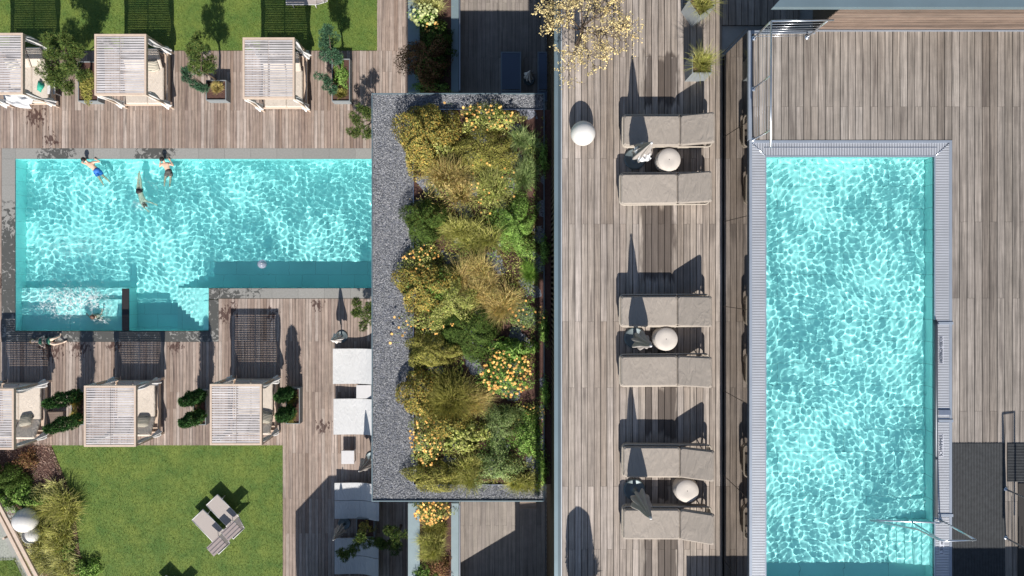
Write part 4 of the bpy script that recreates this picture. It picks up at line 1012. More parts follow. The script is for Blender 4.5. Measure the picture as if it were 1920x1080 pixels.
# ================================================================== FURNITURE, LOWER LEVEL
def cushion(mb, c, d, puff=.25, n=8, rx=0, ry=0, rz=0):
    """soft box: squared superellipse pillow"""
    M_ = Matrix.Translation(c) @ Euler((rx, ry, rz)).to_matrix().to_4x4(); v = []; f = []
    for side in (1, -1):
        for i in range(n + 1):
            for j in range(n + 1):
                a, b = -1 + 2 * i / n, -1 + 2 * j / n; e = (1 - abs(a) ** 4) * (1 - abs(b) ** 4)
                z = side * (d[2] / 2) * ((1 - puff) * (e > 0) + puff * e ** .5) if e > 0 else 0
                v.append(M_ @ Vector((a * d[0] / 2 * (1 - .04 * b * b), b * d[1] / 2 * (1 - .04 * a * a), z)))
    k = (n + 1) ** 2
    for s_ in (0, 1):
        for i in range(n):
            for j in range(n):
                q = [s_ * k + i * (n + 1) + j, s_ * k + (i + 1) * (n + 1) + j, s_ * k + (i + 1) * (n + 1) + j + 1, s_ * k + i * (n + 1) + j + 1]
                f.append(tuple(q) if s_ == 0 else tuple(reversed(q)))
    return mb.add(v, f, True)
def curtain(x, y, seed, h=2.15, open_=1.0):
    r = random.Random(seed); m = MB(); prof = []
    zs = [2.2, 2.1, 1.8, 1.5, 1.25, 1.1, .95, .75, .55, .42]
    rs = [.05, .085, .10, .085, .06, .04, .06, .10, .125, .13]
    v = []; f = []; n = 22; ph = r.uniform(0, 6)
    for j, (z, rr) in enumerate(zip(zs, rs)):
        ox, oy = .03 * math.sin(z * 3 + ph), .03 * math.cos(z * 2.3 + ph)
        for k in range(n):
            q = 2 * math.pi * k / n; w_ = rr * (1 + .38 * math.sin(5 * q + ph + z) + .15 * math.sin(9 * q + z * 3)) * open_
            v.append((x + ox + w_ * math.cos(q), y + oy + w_ * math.sin(q) * 1.1, z))
    for j in range(len(zs) - 1):
        for k in range(n): f.append((j * n + k, j * n + (k + 1) % n, (j + 1) * n + (k + 1) % n, (j + 1) * n + k))
    f.append(tuple(range(n))); f.append(tuple(reversed(range((len(zs) - 1) * n, len(zs) * n))))
    return m.add(v, f, True)
CW, CD, CH = 2.14, 2.52, 2.35
slat_me = None
def make_cabana(loc, rz, label):
    t = empty('pavilion', loc, label, 'garden pavilion', 'slatted daybed pavilions along the lower pool', rz)
    fw = M['frame_wood']; w_, d_ = CW / 2, CD / 2
    m = MB().box((0, d_ - .04, CH - .07), (CW, .08, .14)).box((0, -d_ + .04, CH - .07), (CW, .08, .14)).box((-w_ + .04, 0, CH - .07), (.08, CD - .162, .14)).box((w_ - .04, 0, CH - .07), (.08, CD - .162, .14)).box((-.02, 0, CH - .10), (.05, CD - .164, .08))
    m.build('roof_frame', fw, t)
    n = 23; y0, y1 = -d_ + .085, d_ - .085; p = (y1 - y0) / n
    for half in (-1, 1):
        xa_, xb_ = (-w_ + .085, -.03) if half < 0 else (-.018, w_ - .085)
        mm = MB().box((0, 0, 0), (xb_ - xa_, p - .034, .013)); me = bpy.data.meshes.new('slat'); me.from_pydata(mm.v, [], mm.f); me.materials.append(M['slat'])
        for i in range(n):
            o = bpy.data.objects.new('slat', me); COL.objects.link(o); o.parent = t; o.location = ((xa_ + xb_) / 2, y0 + (i + .5) * p, CH - .018 + random.uniform(-.002, .002)); o.rotation_euler = (0, 0, random.uniform(-.003, .003))
    for x in (-w_ + .045, w_ - .045):
        for y in (-d_ + .045, d_ - .045): MB().box((x, y, (CH - .14) / 2), (.085, .085, CH - .142)).build('post', fw, t)
    m = MB().box((0, -d_ + .13, .24), (CW - .18, .06, .16)).box((0, d_ - .13, .24), (CW - .18, .06, .16)).box((w_ - .13, 0, .24), (.06, CD - .33, .16)).box((-w_ + .13, 0, .24), (.06, CD - .33, .16)).box((0, 0, .20), (CW - .34, CD - .34, .06))
    m.box((w_ - .045, 0, .52), (.05, CD - .18, .10)).box((0, d_ - .045, .52), (CW - .18, .05, .10))
    m.build('base_frame', fw, t)
    xs0, xs1 = -w_ + .22, w_ - .26
    for k, (a, b) in enumerate(((xs0, .10), (.11, xs1))):
        MB().box(((a + b) / 2, -.33, .38), (b - a, 1.62, .17), bev=.035).build('mattress', M['fabric_cream'], t)
        mb = MB().box(((a + b) / 2 - .02, .80, .62), (b - a - .06 * k, .86, .14), rx=R(30), bev=.04); mb.build('backrest', M['fabric_cream'], t)
    MB().box((0, 1.05, .60), (1.5, .04, .5), rx=R(-8)).build('back_panel', fw, t)
    for i, (x, y) in enumerate(((-w_ + .05, -d_ + .1), (w_ - .06, -d_ + .1), (w_ - .06, d_ - .12))):
        curtain(x, y, i + int(loc[0] * 3)).build('curtain', M['curtain'], t)
    curtain(-w_ + .05, d_ - .12, 9, open_=.8).build('curtain', M['curtain'], t)
    return t
def cab(px, py, rz, label):
    x, y = P(px, py, CH); return make_cabana((x, y, 0), rz, label)
cab(-6, 119, 0, 'cut-off pavilion at the upper left edge with a big towel over its front')
cab(225.5, 121, 0, 'slatted pavilion between the big pine and the two-tone conifer, above the pool')
cab(503.5, 127.5, 0, 'slatted pavilion nearest the planted roof in the row above the pool')
cab(-23, 786, R(180), 'cut-off pavilion at the lower left edge beside the bark mulch')
cab(206, 780.5, R(180), 'slatted pavilion on the lawn edge below the whirlpool bay')
cab(442, 777.5, R(180), 'slatted pavilion below the pool nearest to the white sunbeds')
def pillow(px, py, z, rz, label, d=(.55, .5, .18), tilt=R(25), mat='stripes'):
    t = cushion(MB(), (0, 0, 0), d, .8, rx=tilt).build('striped_pillow' if mat == 'stripes' else 'towel', M[mat]); t.location = P3(px, py, z); t.rotation_euler = (0, 0, rz); return tag(t, label, 'pillow')
pillow(22, 120, .60, .2, 'striped pillow on the daybed of the cut-off upper pavilion')
pillow(285, 123, .60, .1, 'striped pillow on the daybed of the upper pavilion beside the two-tone conifer')
pillow(48, 788, .60, R(180) + .2, 'rumpled striped pillow on the daybed of the cut-off lower pavilion')
pillow(268, 790, .60, R(180), 'striped pillow on the daybed of the pavilion below the whirlpool bay')
pillow(497, 782, .60, R(180) - .2, 'striped pillow on the daybed of the pavilion nearest the sunbeds')
# big towel, side table with green bag, small crate
def cloth(name, px, py, z, w_, d_, mat, label, catg, amp=.04, rz=0, droop=0, seed=1, n=22):
    r = np.random.default_rng(seed); X, Y = np.meshgrid(np.linspace(-.5, .5, n), np.linspace(-.5, .5, n)); Z = np.zeros_like(X)
    for i in range(9):
        a = r.uniform(0, 6.28); k = r.uniform(5, 22); Z += amp * r.uniform(.3, 1) * np.sin(k * (X * math.cos(a) + Y * math.sin(a)) + r.uniform(0, 6)) / 2.5
    Z -= droop * (np.abs(X) ** 3 + np.abs(Y) ** 3) * 4
    xx = X * w_ * (1 + .12 * np.sin(Y * 7)); yy = Y * d_ * (1 + .15 * np.sin(X * 6 + 1))
    v = np.stack([xx.ravel(), yy.ravel(), Z.ravel()], 1); idx = np.arange(n * n).reshape(n, n)
    q = np.stack([idx[:-1, :-1], idx[:-1, 1:], idx[1:, 1:], idx[1:, :-1]], -1).reshape(-1, 4)
    v2 = v.copy(); v2[:, 2] -= .02
    vv = np.concatenate([v, v2]); qq = np.concatenate([q, q[:, ::-1] + n * n])
    o = np_mesh(name, vv, qq, M[mat], smooth=True); o.location = P3(px, py, z); o.rotation_euler = (0, 0, rz); return tag(o, label, catg)
cloth('towel', 30, 184, .62, 1.35, .62, 'towel', 'large rumpled white towel thrown over the front of the cut-off upper pavilion', 'towel', .07, R(-14), .10, 3)
def table(px0, px1, py0, py1, h, label, mat='white_metal', legs=True):
    X0, Y1 = P(px0, py0, h); X1, Y0 = P(px1, py1, h); t = empty('side_table', ((X0 + X1) / 2, (Y0 + Y1) / 2, 0), label, 'side table'); w_, d_ = X1 - X0, Y1 - Y0
    MB().box((0, 0, h - .02), (w_, d_, .04), bev=.008).build('table_top', M[mat], t)
    for x in (-1, 1):
        for y in (-1, 1): MB().box((x * (w_ / 2 - .04), y * (d_ / 2 - .04), (h - .04) / 2), (.04, .04, h - .041)).build('leg', M[mat], t)
    return t
table(74, 103, 150, 176, .45, 'white side table with a green bag, beside the big pine')
bag = MB(); bag.lathe((0, 0, 0), [(.10, 0), (.17, .05), (.16, .13), (.09, .19), (.05, .2)], 16, lambda q, j: 1 + .25 * math.sin(3 * q + j) + .1 * math.sin(7 * q), sx=.75, sy=1.25)
o = bag.build('beach_bag', M['green_cloth']); o.location = P3(78, 163, .45); tag(o, 'crumpled green bag on the white side table', 'bag')
table(668, 696, 722, 747, .42, 'white side table between the two sunlit white sunbeds')
table(640, 664, 845, 870, .42, 'white side table standing alone between sunlit and shaded sunbeds')
table(88, 118, 772, 797, .25, 'low brown wooden table between the two conifer pairs and the cut-off pavilion', 'wood_clad')
def sunbed(px0, px1, py0, py1, label, split=False):
    X0, Y1 = P(px0, py0, .42); X1, Y0 = P(px1, py1, .42); t = empty('sunbed', ((X0 + X1) / 2, (Y0 + Y1) / 2, 0), label, 'sunbed', 'white sunbeds along the planted roof'); d_ = Y1 - Y0
    L_ = X1 - X0; prof = [(0, .40), (.12, .395), (.3, .37), (.45, .36), (.58, .38), (.7, .44), (.82, .56), (.92, .66), (1, .70)]
    for nm, mt_, th, ins, zoff in (('cover', 'lounger_white', .06, 0, 0), ('frame', 'mesh_grey', .05, .05, -.07)):
        v = []; f = []; n = len(prof)
        for (u, z) in prof:
            x = -L_ / 2 + ins + u * (L_ - 2 * ins)
            for y in (-d_ / 2 + ins, d_ / 2 - ins):
                for dz in (0, -th): v.append((x, y, z + dz + zoff))
        for i in range(n - 1):
            a = i * 4; b = a + 4; f += [(a, b, b + 2, a + 2), (a + 1, a + 3, b + 3, b + 1), (a, a + 1, b + 1, b), (a + 2, b + 2, b + 3, a + 3)]
        f += [(0, 2, 3, 1), ((n - 1) * 4, (n - 1) * 4 + 1, (n - 1) * 4 + 3, (n - 1) * 4 + 2)]
        MB().add(v, f).build(nm, M[mt_], t)
    MB().box((-L_ / 2 + .25, 0, .14), (.06, d_ - .2, .27)).box((L_ / 2 - .5, 0, .16), (.06, d_ - .2, .31)).box((0, 0, .04), (L_ - .5, d_ - .3, .05)).build('support', M['mesh_grey'], t)
    return t
sunbed(624, 714, 654, 720, 'uppermost wide white sunbed in the sun beside the planted roof')
sunbed(625, 714, 748, 815, 'wide white sunbed with a leaf-shaped shadow, just below the small white table')
sunbed(627, 713, 906, 938.5, 'first shaded white sunbed, upper one of the upper shaded pair')
sunbed(627, 713, 939.5, 973, 'second shaded white sunbed, its long side against the first')
sunbed(627, 712, 1010, 1042.5, 'shaded white sunbed partly under the leaning pine')
sunbed(627, 712, 1043.5, 1077, 'lowest shaded white sunbed at the bottom edge')

def shade_lounger(px, py, rz, label):
    t = empty('canopy_lounger', P3(px, py, .35), label, 'sun lounger', 'beige mesh loungers with sunshades on the lawns', rz); t.location.z = -.02
    L_, W_ = 1.95, .68; wm = M['white_metal']; x0 = -L_ / 2
    MB().tube([(x0, -W_ / 2, .36), (x0 + 1.35, -W_ / 2, .36)], .02, 6).tube([(x0, W_ / 2, .36), (x0 + 1.35, W_ / 2, .36)], .02, 6).tube([(x0, -W_ / 2, .36), (x0, W_ / 2, .36)], .02, 6).build('bed_frame', wm, t)
    MB().box((x0 + .68, 0, .365), (1.32, W_ - .04, .012)).build('bed_mesh', M['mesh_beige'], t)
    MB().box((x0 + 1.35 + .27, 0, .52), (.62, W_ - .04, .012), ry=R(-32)).build('back_mesh', M['mesh_beige'], t)
    MB().tube([(x0 + 1.35, -W_ / 2, .36), (x0 + 1.9, -W_ / 2, .70)], .018, 6).tube([(x0 + 1.35, W_ / 2, .36), (x0 + 1.9, W_ / 2, .70)], .018, 6).tube([(x0 + 1.9, -W_ / 2, .70), (x0 + 1.9, W_ / 2, .70)], .018, 6).build('back_frame', wm, t)
    for x in (x0 + .25, x0 + 1.25):
        for y in (-W_ / 2 - .02, W_ / 2 + .02): MB().tube([(x, y, 0), (x + .03, y, .36)], .02, 6).build('leg', wm, t)
    m = MB().box((x0 + 1.58, 0, .98), (.50, W_ + .08, .014), ry=R(-6), bev=.004)
    for k in range(3): m.box((x0 + 1.42 + .16 * k, 0, .992 + .017 * k), (.02, W_ + .05, .012), ry=R(-6))
    m.build('sunshade', plain('sunshade_cloth', (.33, .275, .265), .85, var=.08) if 'ss' not in M else M['ss'], t)
    MB().tube([(x0 + 1.78, -W_ / 2 - .03, .62), (x0 + 1.72, -W_ / 2 - .03, .98), (x0 + 1.35, -W_ / 2 - .03, .96)], .014, 6).tube([(x0 + 1.78, W_ / 2 + .03, .62), (x0 + 1.72, W_ / 2 + .03, .98), (x0 + 1.35, W_ / 2 + .03, .96)], .014, 6).build('shade_arm', wm, t)
    return t
M['ss'] = plain('sunshade_cloth', (.33, .275, .265), .85, var=.08)
shade_lounger(399, 995, R(-46), 'left beige lounger of the pair angled on the lower lawn')
shade_lounger(426, 967, R(-46), 'right beige lounger of the pair angled on the lower lawn')
shade_lounger(303, 1147, R(-46), 'beige lounger just out of frame below the lower lawn, only its shadow tip showing')
shade_lounger(330, 1119, R(-46), 'beige lounger whose white corner tip shows at the bottom edge of the lawn')
shade_lounger(578, -6, 0, 'lounger with white frame cut off by the top edge of the picture')

def ball_lamp(px, py, z0, r, label):
    t = empty('ball_lamp', (*P(px, py, z0 + r), z0), label, 'ball lamp', 'white ball lamps')
    n = 20; prof = [(max(r * math.sin(math.pi * i / n), .004), r - r * math.cos(math.pi * i / n)) for i in range(n + 1)]
    MB().lathe((0, 0, 0), prof, 40).build('globe', M['white_plastic'], t)
    MB().lathe((0, 0, 0), [(r * .34, .0), (r * .34, .025)], 24).build('foot_ring', M['dark_metal'], t)
ball_lamp(48, 975, 0, .52, 'larger white ball lamp in the lower left garden bed')
ball_lamp(59, 1003, 0, .37, 'smaller white ball lamp touching the larger one in the garden bed')
ball_lamp(1093, 250, UP, .27, 'white ball lamp on the upper sun deck near the flowering tree')

def umbrella(px, py, z0, label, h=1.85, mat='umbrella_grey', r=.17, group='closed sun umbrellas', tilt=(0, 0), skirt=1.0, base_r=.24):
    t = empty('closed_umbrella', P3(px, py, z0), label, 'umbrella', group)
    MB().lathe((0, 0, 0), [(base_r, 0), (base_r, .035), (base_r * .86, .05), (base_r * .84, .045), (base_r * .55, .06), (base_r * .53, .055), (.05, .075), (.035, .22), (.03, .24)], 36).build('base', M['base_disc'], t)
    MB().tube([(0, 0, .05), (tilt[0] * .5, tilt[1] * .5, h * .5), (tilt[0], tilt[1], h)], .019, 8).build('pole', M['steel'], t)
    v = []; f = []; n = 48; zs = [h * q for q in (.40, .44, .5, .58, .68, .78, .88, .96, 1.0)]; rs = [r * .95, r, r * .92, r * .75, r * .52, r * .42, r * .32, r * .18, r * .08]
    rr = random.Random(int(px)); ph = rr.uniform(0, 6)
    for j, (z, q) in enumerate(zip(zs, rs)):
        k_ = z / h
        for i in range(n):
            a = 2 * math.pi * i / n; w_ = q * (1 + .26 * math.sin(8 * a + ph + j * .15) + .12 * math.sin(3 * a + ph))
            zz = z - (.10 * skirt * max(0, math.sin(4 * a + ph)) + rr.uniform(0, .03)) if j == 0 else z
            v.append((w_ * math.cos(a) + tilt[0] * k_, w_ * math.sin(a) + tilt[1] * k_, zz))
    for j in range(len(zs) - 1):
        for i in range(n): f.append((j * n + i, j * n + (i + 1) % n, (j + 1) * n + (i + 1) % n, (j + 1) * n + i))
    f.append(tuple(range((len(zs) - 1) * n, len(zs) * n)))
    MB().add(v, f, True).build('canopy', M[mat], t)
    MB().lathe((tilt[0], tilt[1], h), [(.02, 0), (.03, .02), (.02, .05), (.004, .06)], 12).build('finial', M['white_metal'], t)
    return t
umbrella(641, 631, 0, 'closed umbrella above the uppermost white sunbed', 1.75, 'umbrella_white', .2, base_r=.27)
umbrella(697, 858, 0, 'closed umbrella at the roof edge beside the lone white table', 2.1, 'umbrella_grey', .24, tilt=(-.1, .0), base_r=.28)
umbrella(646, 981, 0, 'closed umbrella in the shade between the two shaded sunbed pairs', 1.9, 'umbrella_grey', .2, base_r=.28)
# floating ball
t = empty('beach_ball', P3(492, 495, .06), 'translucent pearly ball floating at the shadow edge of the lower pool', 'ball'); t.location.z = -.045
m_ = MB(); n = 14; m_.lathe((0, 0, -.06), [(max(  .20 * math.sin(math.pi * i / n), .004), .20 - .20 * math.cos(math.pi * i / n)) for i in range(n + 1)], 28); m_.build('shell', M['ball'], t)
MB().lathe((.04, .03, .333), [(.03, 0), (.02, .01)], 10).build('valve', M['white_metal'], t)

# ================================================================== TERRACE
def terrace_lounger(px0, px1, py0, py1, label):
    X0, Y1 = P(px0, py0, TER + .35); X1, Y0 = P(px1, py1, TER + .35); t = empty('mesh_lounger', ((X0 + X1) / 2, (Y0 + Y1) / 2, TER), label, 'sun lounger', 'slate blue loungers on the shaded terrace'); w_, d_ = X1 - X0, Y1 - Y0
    MB().box((-w_ / 2 + .02, 0, .33), (.04, d_, .05)).box((w_ / 2 - .02, 0, .33), (.04, d_, .05)).box((0, d_ / 2 - .02, .33), (w_ - .082, .04, .05)).box((0, -d_ / 2 + .02, .33), (w_ - .082, .04, .05)).box((0, -d_ / 2 + .36, .33), (w_ - .082, .03, .05)).build('frame', plain('slate_frame', (.20, .24, .28), .5, .3), t)
    MB().box((0, .18, .345), (w_ - .084, d_ - .46, .012)).build('mesh_seat', M['mesh_grey'], t)
    MB().box((0, -d_ / 2 + .19, .345), (w_ - .084, .28, .012)).build('mesh_headrest', M['mesh_grey'], t)
    for x in (-1, 1):
        for y in (-1, 1): MB().box((x * (w_ / 2 - .05), y * (d_ / 2 - .2), .15), (.04, .04, .3)).build('leg', M['dark_metal'], t)
terrace_lounger(939, 977, 97, 190, 'slate blue lounger on the shaded terrace left of the white draped cloth')
terrace_lounger(1008, 1044, 97, 190, 'slate blue lounger on the shaded terrace half hidden by the building wall')
umbrella(992, 150, TER, 'small closed white umbrella between the terrace loungers', 1.0, 'umbrella_white', .16, base_r=.2)
t = table(978, 1002, 941, 952, .4, 'reddish low table at the roof edge on the lower terrace', 'wood_clad'); t.location = (*P(990, 947, TER + .4), TER)

# ================================================================== UPPER DECK
def rattan(px0, px1, py0, py1, label, dy=0.0):
    X0, Y1 = P(px0, py0, UP + .4); X1, Y0 = P(px1, py1, UP + .4)
    t = empty('rattan_lounger', ((X0 + X1) / 2, (Y0 + Y1) / 2, UP), label, 'sun lounger', 'taupe woven loungers on the upper deck')
    return build_rattan(t)
rat_proto = None
def build_rattan(t):
    L_, W_ = 1.97, .72; x0 = -L_ / 2
    def ring(z, ins, r=.016):
        pts = []; a, b = L_ / 2 - ins, W_ / 2 - ins; c = .09
        for (cx, cy, q0) in ((a - c, b - c, 0), (-a + c, b - c, 90), (-a + c, -b + c, 180), (a - c, -b + c, 270)):
            for q in range(0, 91, 22): pts.append((cx + c * math.cos(R(q0 + q)), cy + c * math.sin(R(q0 + q)), z))
        pts.append(pts[0]); return pts
    MB().tube(ring(.33, .015), .018, 7, cap=False).tube(ring(.10, .04), .014, 6, cap=False).build('frame', M['rope'], t)
    m = MB(); top, bot = ring(.33, .015), ring(.10, .04)
    for (a, b), (c, d) in zip(zip(top[:-1], top[1:]), zip(bot[:-1], bot[1:])):
        n = max(1, int((Vector(b) - Vector(a)).length / .034))
        for i in range(n):
            p = Vector(a).lerp(Vector(b), (i + .5) / n); q = Vector(c).lerp(Vector(d), (i + .5) / n); dv_ = (Vector(b) - Vector(a)).normalized() * .011; nrm = Vector((dv_.y, -dv_.x, 0)).normalized() * .007
            m.add([p - dv_ + nrm, p + dv_ + nrm, q + dv_ + nrm, q - dv_ + nrm, p - dv_ - nrm, p + dv_ - nrm, q + dv_ - nrm, q - dv_ - nrm], [(0, 1, 2, 3), (7, 6, 5, 4), (0, 3, 7, 4), (1, 5, 6, 2), (0, 4, 5, 1)])
    tag(m.build('rope_weave', M['rope'], t), kind='stuff')
    for x in (-1, 1):
        for y in (-1, 1): MB().tube([(x * (L_ / 2 - .14), y * (W_ / 2 - .1), 0), (x * (L_ / 2 - .12), y * (W_ / 2 - .07), .12)], .018, 7).build('leg', M['dark_metal'], t)
    MB().box((-.3, 0, .30), (1.28, W_ - .12, .02)).build('seat_base', M['dark_metal'], t)
    MB().box((-.345, -.01, .375), (1.225, W_ - .06, .10), bev=.03).build('seat_cushion', M['fabric_taupe'], t)
    bl = .72; an = R(26); hx = .27
    MB().box((hx + bl / 2 * math.cos(an) + .01, -.01, .385 + bl / 2 * math.sin(an)), (bl, W_ - .06, .10), ry=-an, bev=.03).build('back_cushion', M['fabric_taupe2'], t)
    m = MB(); e = Vector((math.cos(an), 0, math.sin(an)))
    for y in (-W_ / 2 + .06, W_ / 2 - .06): m.tube([(hx, y, .31), Vector((hx, y, .31)) + e * (bl - .02)], .014, 6)
    for k in range(5): q = Vector((hx, 0, .31)) + e * (.1 + .14 * k); m.tube([(q.x, -W_ / 2 + .06, q.z), (q.x, W_ / 2 - .06, q.z)], .012, 6)
    m.tube([Vector((hx, .2, .31)) + e * .5, (hx + .6, .2, .3)], .012, 6).tube([Vector((hx, -.2, .31)) + e * .5, (hx + .6, -.2, .3)], .012, 6)
    m.build('back_frame', M['rope'], t)
    return t
rl = [(1168, 1336, 214, 274, 'topmost woven lounger on the upper deck, umbrella shadow on its foot end', 0), (1163, 1331, 323, 383, 'second woven lounger from the top, just below the first round stool', 0),
      (1163, 1331, 552, 613, 'woven lounger with an arrow-shaped umbrella shadow, middle pair upper one', 0), (1163, 1331, 664, 725, 'woven lounger of the middle pair below its round stool', 0),
      (1168, 1335, 835, 896, 'woven lounger of the lowest pair with the jagged umbrella shadow', 0), (1168, 1335, 952, 1012, 'lowest woven lounger, overlapped by a closed umbrella', 0)]
base_l = rattan(*rl[0][:4], rl[0][4])
for a in rl[1:]:
    X0, Y1 = P(a[0], a[2], UP + .4); X1, Y0 = P(a[1], a[3], UP + .4); copy_tree(base_l, None, ((X0 + X1) / 2, (Y0 + Y1) / 2, UP), a[4], rz=random.uniform(-.012, .012))
def pouf(px, py, label):
    t = empty('round_stool', (*P(px, py, UP + .38), UP), label, 'stool', 'round pale woven stools')
    n = 60; MB().lathe((0, 0, 0), [(.20, 0), (.255, .06), (.27, .16), (.262, .30), (.245, .345)], n, lambda q, j: 1 + (.018 if int(q / (2 * math.pi) * n + .5) % 2 else -.018)).build('woven_body', M['pouf'], t)
    MB().lathe((0, 0, .347), [(.24, 0), (.252, .012), (.24, .03), (.12, .034), (.05, .033), (.03, .030), (.01, .030)], 40).build('seat_top', M['pouf'], t)
    MB().lathe((0, 0, .3775), [(.010, 0), (.008, .004)], 10).build('button', M['dark_metal'], t)
pouf(1255, 299, 'round pale stool between the two topmost woven loungers')
pouf(1249.5, 636, 'round pale stool between the middle pair of woven loungers')
pouf(1289, 921, 'round pale stool with a shadow corner, between the lowest pair of loungers')
umbrella(1190, 298, UP, 'closed grey umbrella draped with a white towel, between the two topmost loungers', 1.72, 'umbrella_grey', .17, tilt=(.02, .02))
cloth('towel', 1208, 284, UP + 1.0, .30, .36, 'towel', 'white towel draped over the topmost closed umbrella', 'towel', .10, .3, .2, 5)
umbrella(1190, 633, UP, 'closed grey umbrella with a white tip beside the middle round stool', 1.75, 'umbrella_grey', .17)
umbrella(1189, 917, UP, 'closed grey umbrella leaning over the lowest woven lounger', 1.8, 'umbrella_grey', .18)
def grass_planter(px, py, sz, h, label, gl, rz=0):
    t = empty('grass_planter', (*P(px, py, UP + h), UP), label, 'planter', None, rz); e = .02; s_ = sz / 2; m = MB()
    m.wbox(-s_, s_, -s_, -s_ + e, 0, h).wbox(-s_, s_, s_ - e, s_, 0, h).wbox(-s_, -s_ + e, -s_ + e, s_ - e, 0, h).wbox(s_ - e, s_, -s_ + e, s_ - e, 0, h)
    m.build('shell', M['planter'], t); MB().wbox(-s_ + e, s_ - e, -s_ + e, s_ - e, .02, h - .05).build('soil', M['soil'], t)
    g1 = g_tuft(1, 1, 420, .46, .008, (.15, .95), .14, 4, .5); o = np_mesh('planter_grass', *g1, L['lime'], world=False); o.location = (t.location.x, t.location.y, UP + h - .05); tag(o, gl, 'ornamental grass')
grass_planter(1316, 119, .42, .62, 'square tapered grey planter holding a spiky grass near the topmost lounger', 'spiky yellow-green grass in the lower square planter')
grass_planter(1316, 6, .42, .62, 'grey planter with grass at the top edge of the upper deck', 'bushy yellow-green grass in the planter at the top edge', R(35))
# flowering tree
tr = empty('flowering_tree', P3(1082, 84, UP), 'bare branched tree with pale yellow blossoms at the top of the upper deck', 'tree')
m = MB(); m.tube([(0, 0, 0), (.03, .02, .5), (.02, .05, 1.0)], [.06, .05, .035], 8); tips = []; rr = random.Random(5)
def branch(p, d, ln, r_, lvl):
    q = p; pts = [p]; dd = d.copy()
    for i in range(4):
        dd = (dd + Vector((rr.gauss(0, .22), rr.gauss(0, .22), rr.gauss(0, .14)))).normalized(); q = q + dd * ln / 4; pts.append(q)
        if lvl < 3 and i > 0:
            for _ in range(2 if lvl < 2 else 1): branch(q, (dd + Vector((rr.gauss(0, .7), rr.gauss(0, .7), rr.gauss(.0, .3)))).normalized(), ln * rr.uniform(.45, .62), r_ * .55, lvl + 1)
        if lvl >= 1: tips.extend([q + Vector((rr.gauss(0, .018), rr.gauss(0, .018), rr.gauss(0, .018))) for _ in range(2 if lvl > 1 else 1)])
    m.tube(pts, [r_, r_ * .8, r_ * .6, r_ * .45, r_ * .3], 5)
for i in range(12):
    a = i * 2.4; branch(Vector((.02, .03, rr.uniform(.7, 1.1))), Vector((math.cos(a), math.sin(a), rr.uniform(.25, .9))).normalized(), rr.uniform(.58, .82), .016, 0)
m.build('trunk', M['trunk'], tr)
tp = np.array([tuple(a) for a in tips]); tp = tp[rng.permutation(len(tp))[:3300]]
k_ = np.repeat(tp, 4, 0) + rng.normal(0, .008, (len(tp) * 4, 3))
tag(np_mesh('blossom', *g_leaves(k_, rng.normal(size=k_.shape) + np.array([0, 0, .6]), .026, .02), L['blossom'], tr, world=False), kind='stuff')

# ---------------------------------------------------------------- pool platform edge, railings
pe = empty('platform_edge_trim', P3(1405, 160, PD), 'pale blue metal edge trim at the upper left corner of the pool platform', 'edge trim')
MB().wbox(P(1403, 0, PD)[0] - .002, P(1409, 0, PD)[0], P(0, 262, PD)[1], yn, PD - .06, PD + .02).build('side_trim', M['steel_edge'], pe, world=True)
MB().wbox(P(1409, 0, PD)[0] + .001, P(1528, 0, PD)[0], yn - .06, yn + .002, PD - .06, PD + .02).build('rear_trim', M['steel_edge'], pe, world=True)
def pt(px, py, h=0): return Vector(P3(px, py, PD)) + Vector((0, 0, h))
rl_ = empty('corner_railing', pt(1413, 72), 'stainless corner railing with thin cables at the upper left of the pool platform', 'railing')
a, b, c, d = pt(1413, 72), pt(1412, 167), pt(1412, 262), pt(1513, 70); Ht = .92
a2 = a + Vector((0, 0, Ht)); 
tb = MB().tube([a2, d + Vector((.1, 0, Ht))], .021, 8).tube([a2, pt(1412, 292, Ht)], .019, 8); tb.build('top_rail', M['steel'], rl_, world=True)
for q in (a, b, c, d):
    pm_ = MB().tube([q, q + Vector((0, 0, Ht))], .017, 8).lathe(q, [(.05, .0), (.05, .015), (.02, .03)], 14); pm_.build('post', M['steel'], rl_, world=True)
for k in range(6):
    h = .10 + .13 * k; MB().tube([a + Vector((0, 0, h)), d + Vector((0, 0, h))], .006, 5).build('cable', M['steel'], rl_, world=True)
    MB().tube([a + Vector((0, 0, h)), c + Vector((0, 0, h))], .0035, 5).build('cable', M['steel'], rl_, world=True)
# handrail at the steps: bar that dips into the water
hl = empty('pool_handrail', pt(1757, 975), 'long stainless handrail reaching over the steps into the upper pool', 'handrail')
t0 = pt(1633, 977, -.06); e0 = pt(1762, 974, .0)
top = e0 + Vector((0, 0, 1.05)); top2 = pt(1752, 1010, 0); 
mid = pt(1702, 976, 1.0)
MB().tube([t0, pt(1757, 978, .06), pt(1766, 977, .04)], .018, 8).build('lower_rail', M['steel'], hl, world=True)
MB().tube([t0, pt(1695, 976.5, .45), mid, pt(1715, 975.5, 1.05), top], .018, 8).build('upper_rail', M['steel'], hl, world=True)
MB().tube([e0, top], .017, 8).lathe(e0, [(.05, 0), (.045, .02), (.02, .03)], 14).build('post', M['steel'], hl, world=True)
MB().tube([pt(1705, 976, .1), pt(1705, 976, 1.02)], .017, 8).build('post', M['steel'], hl, world=True)
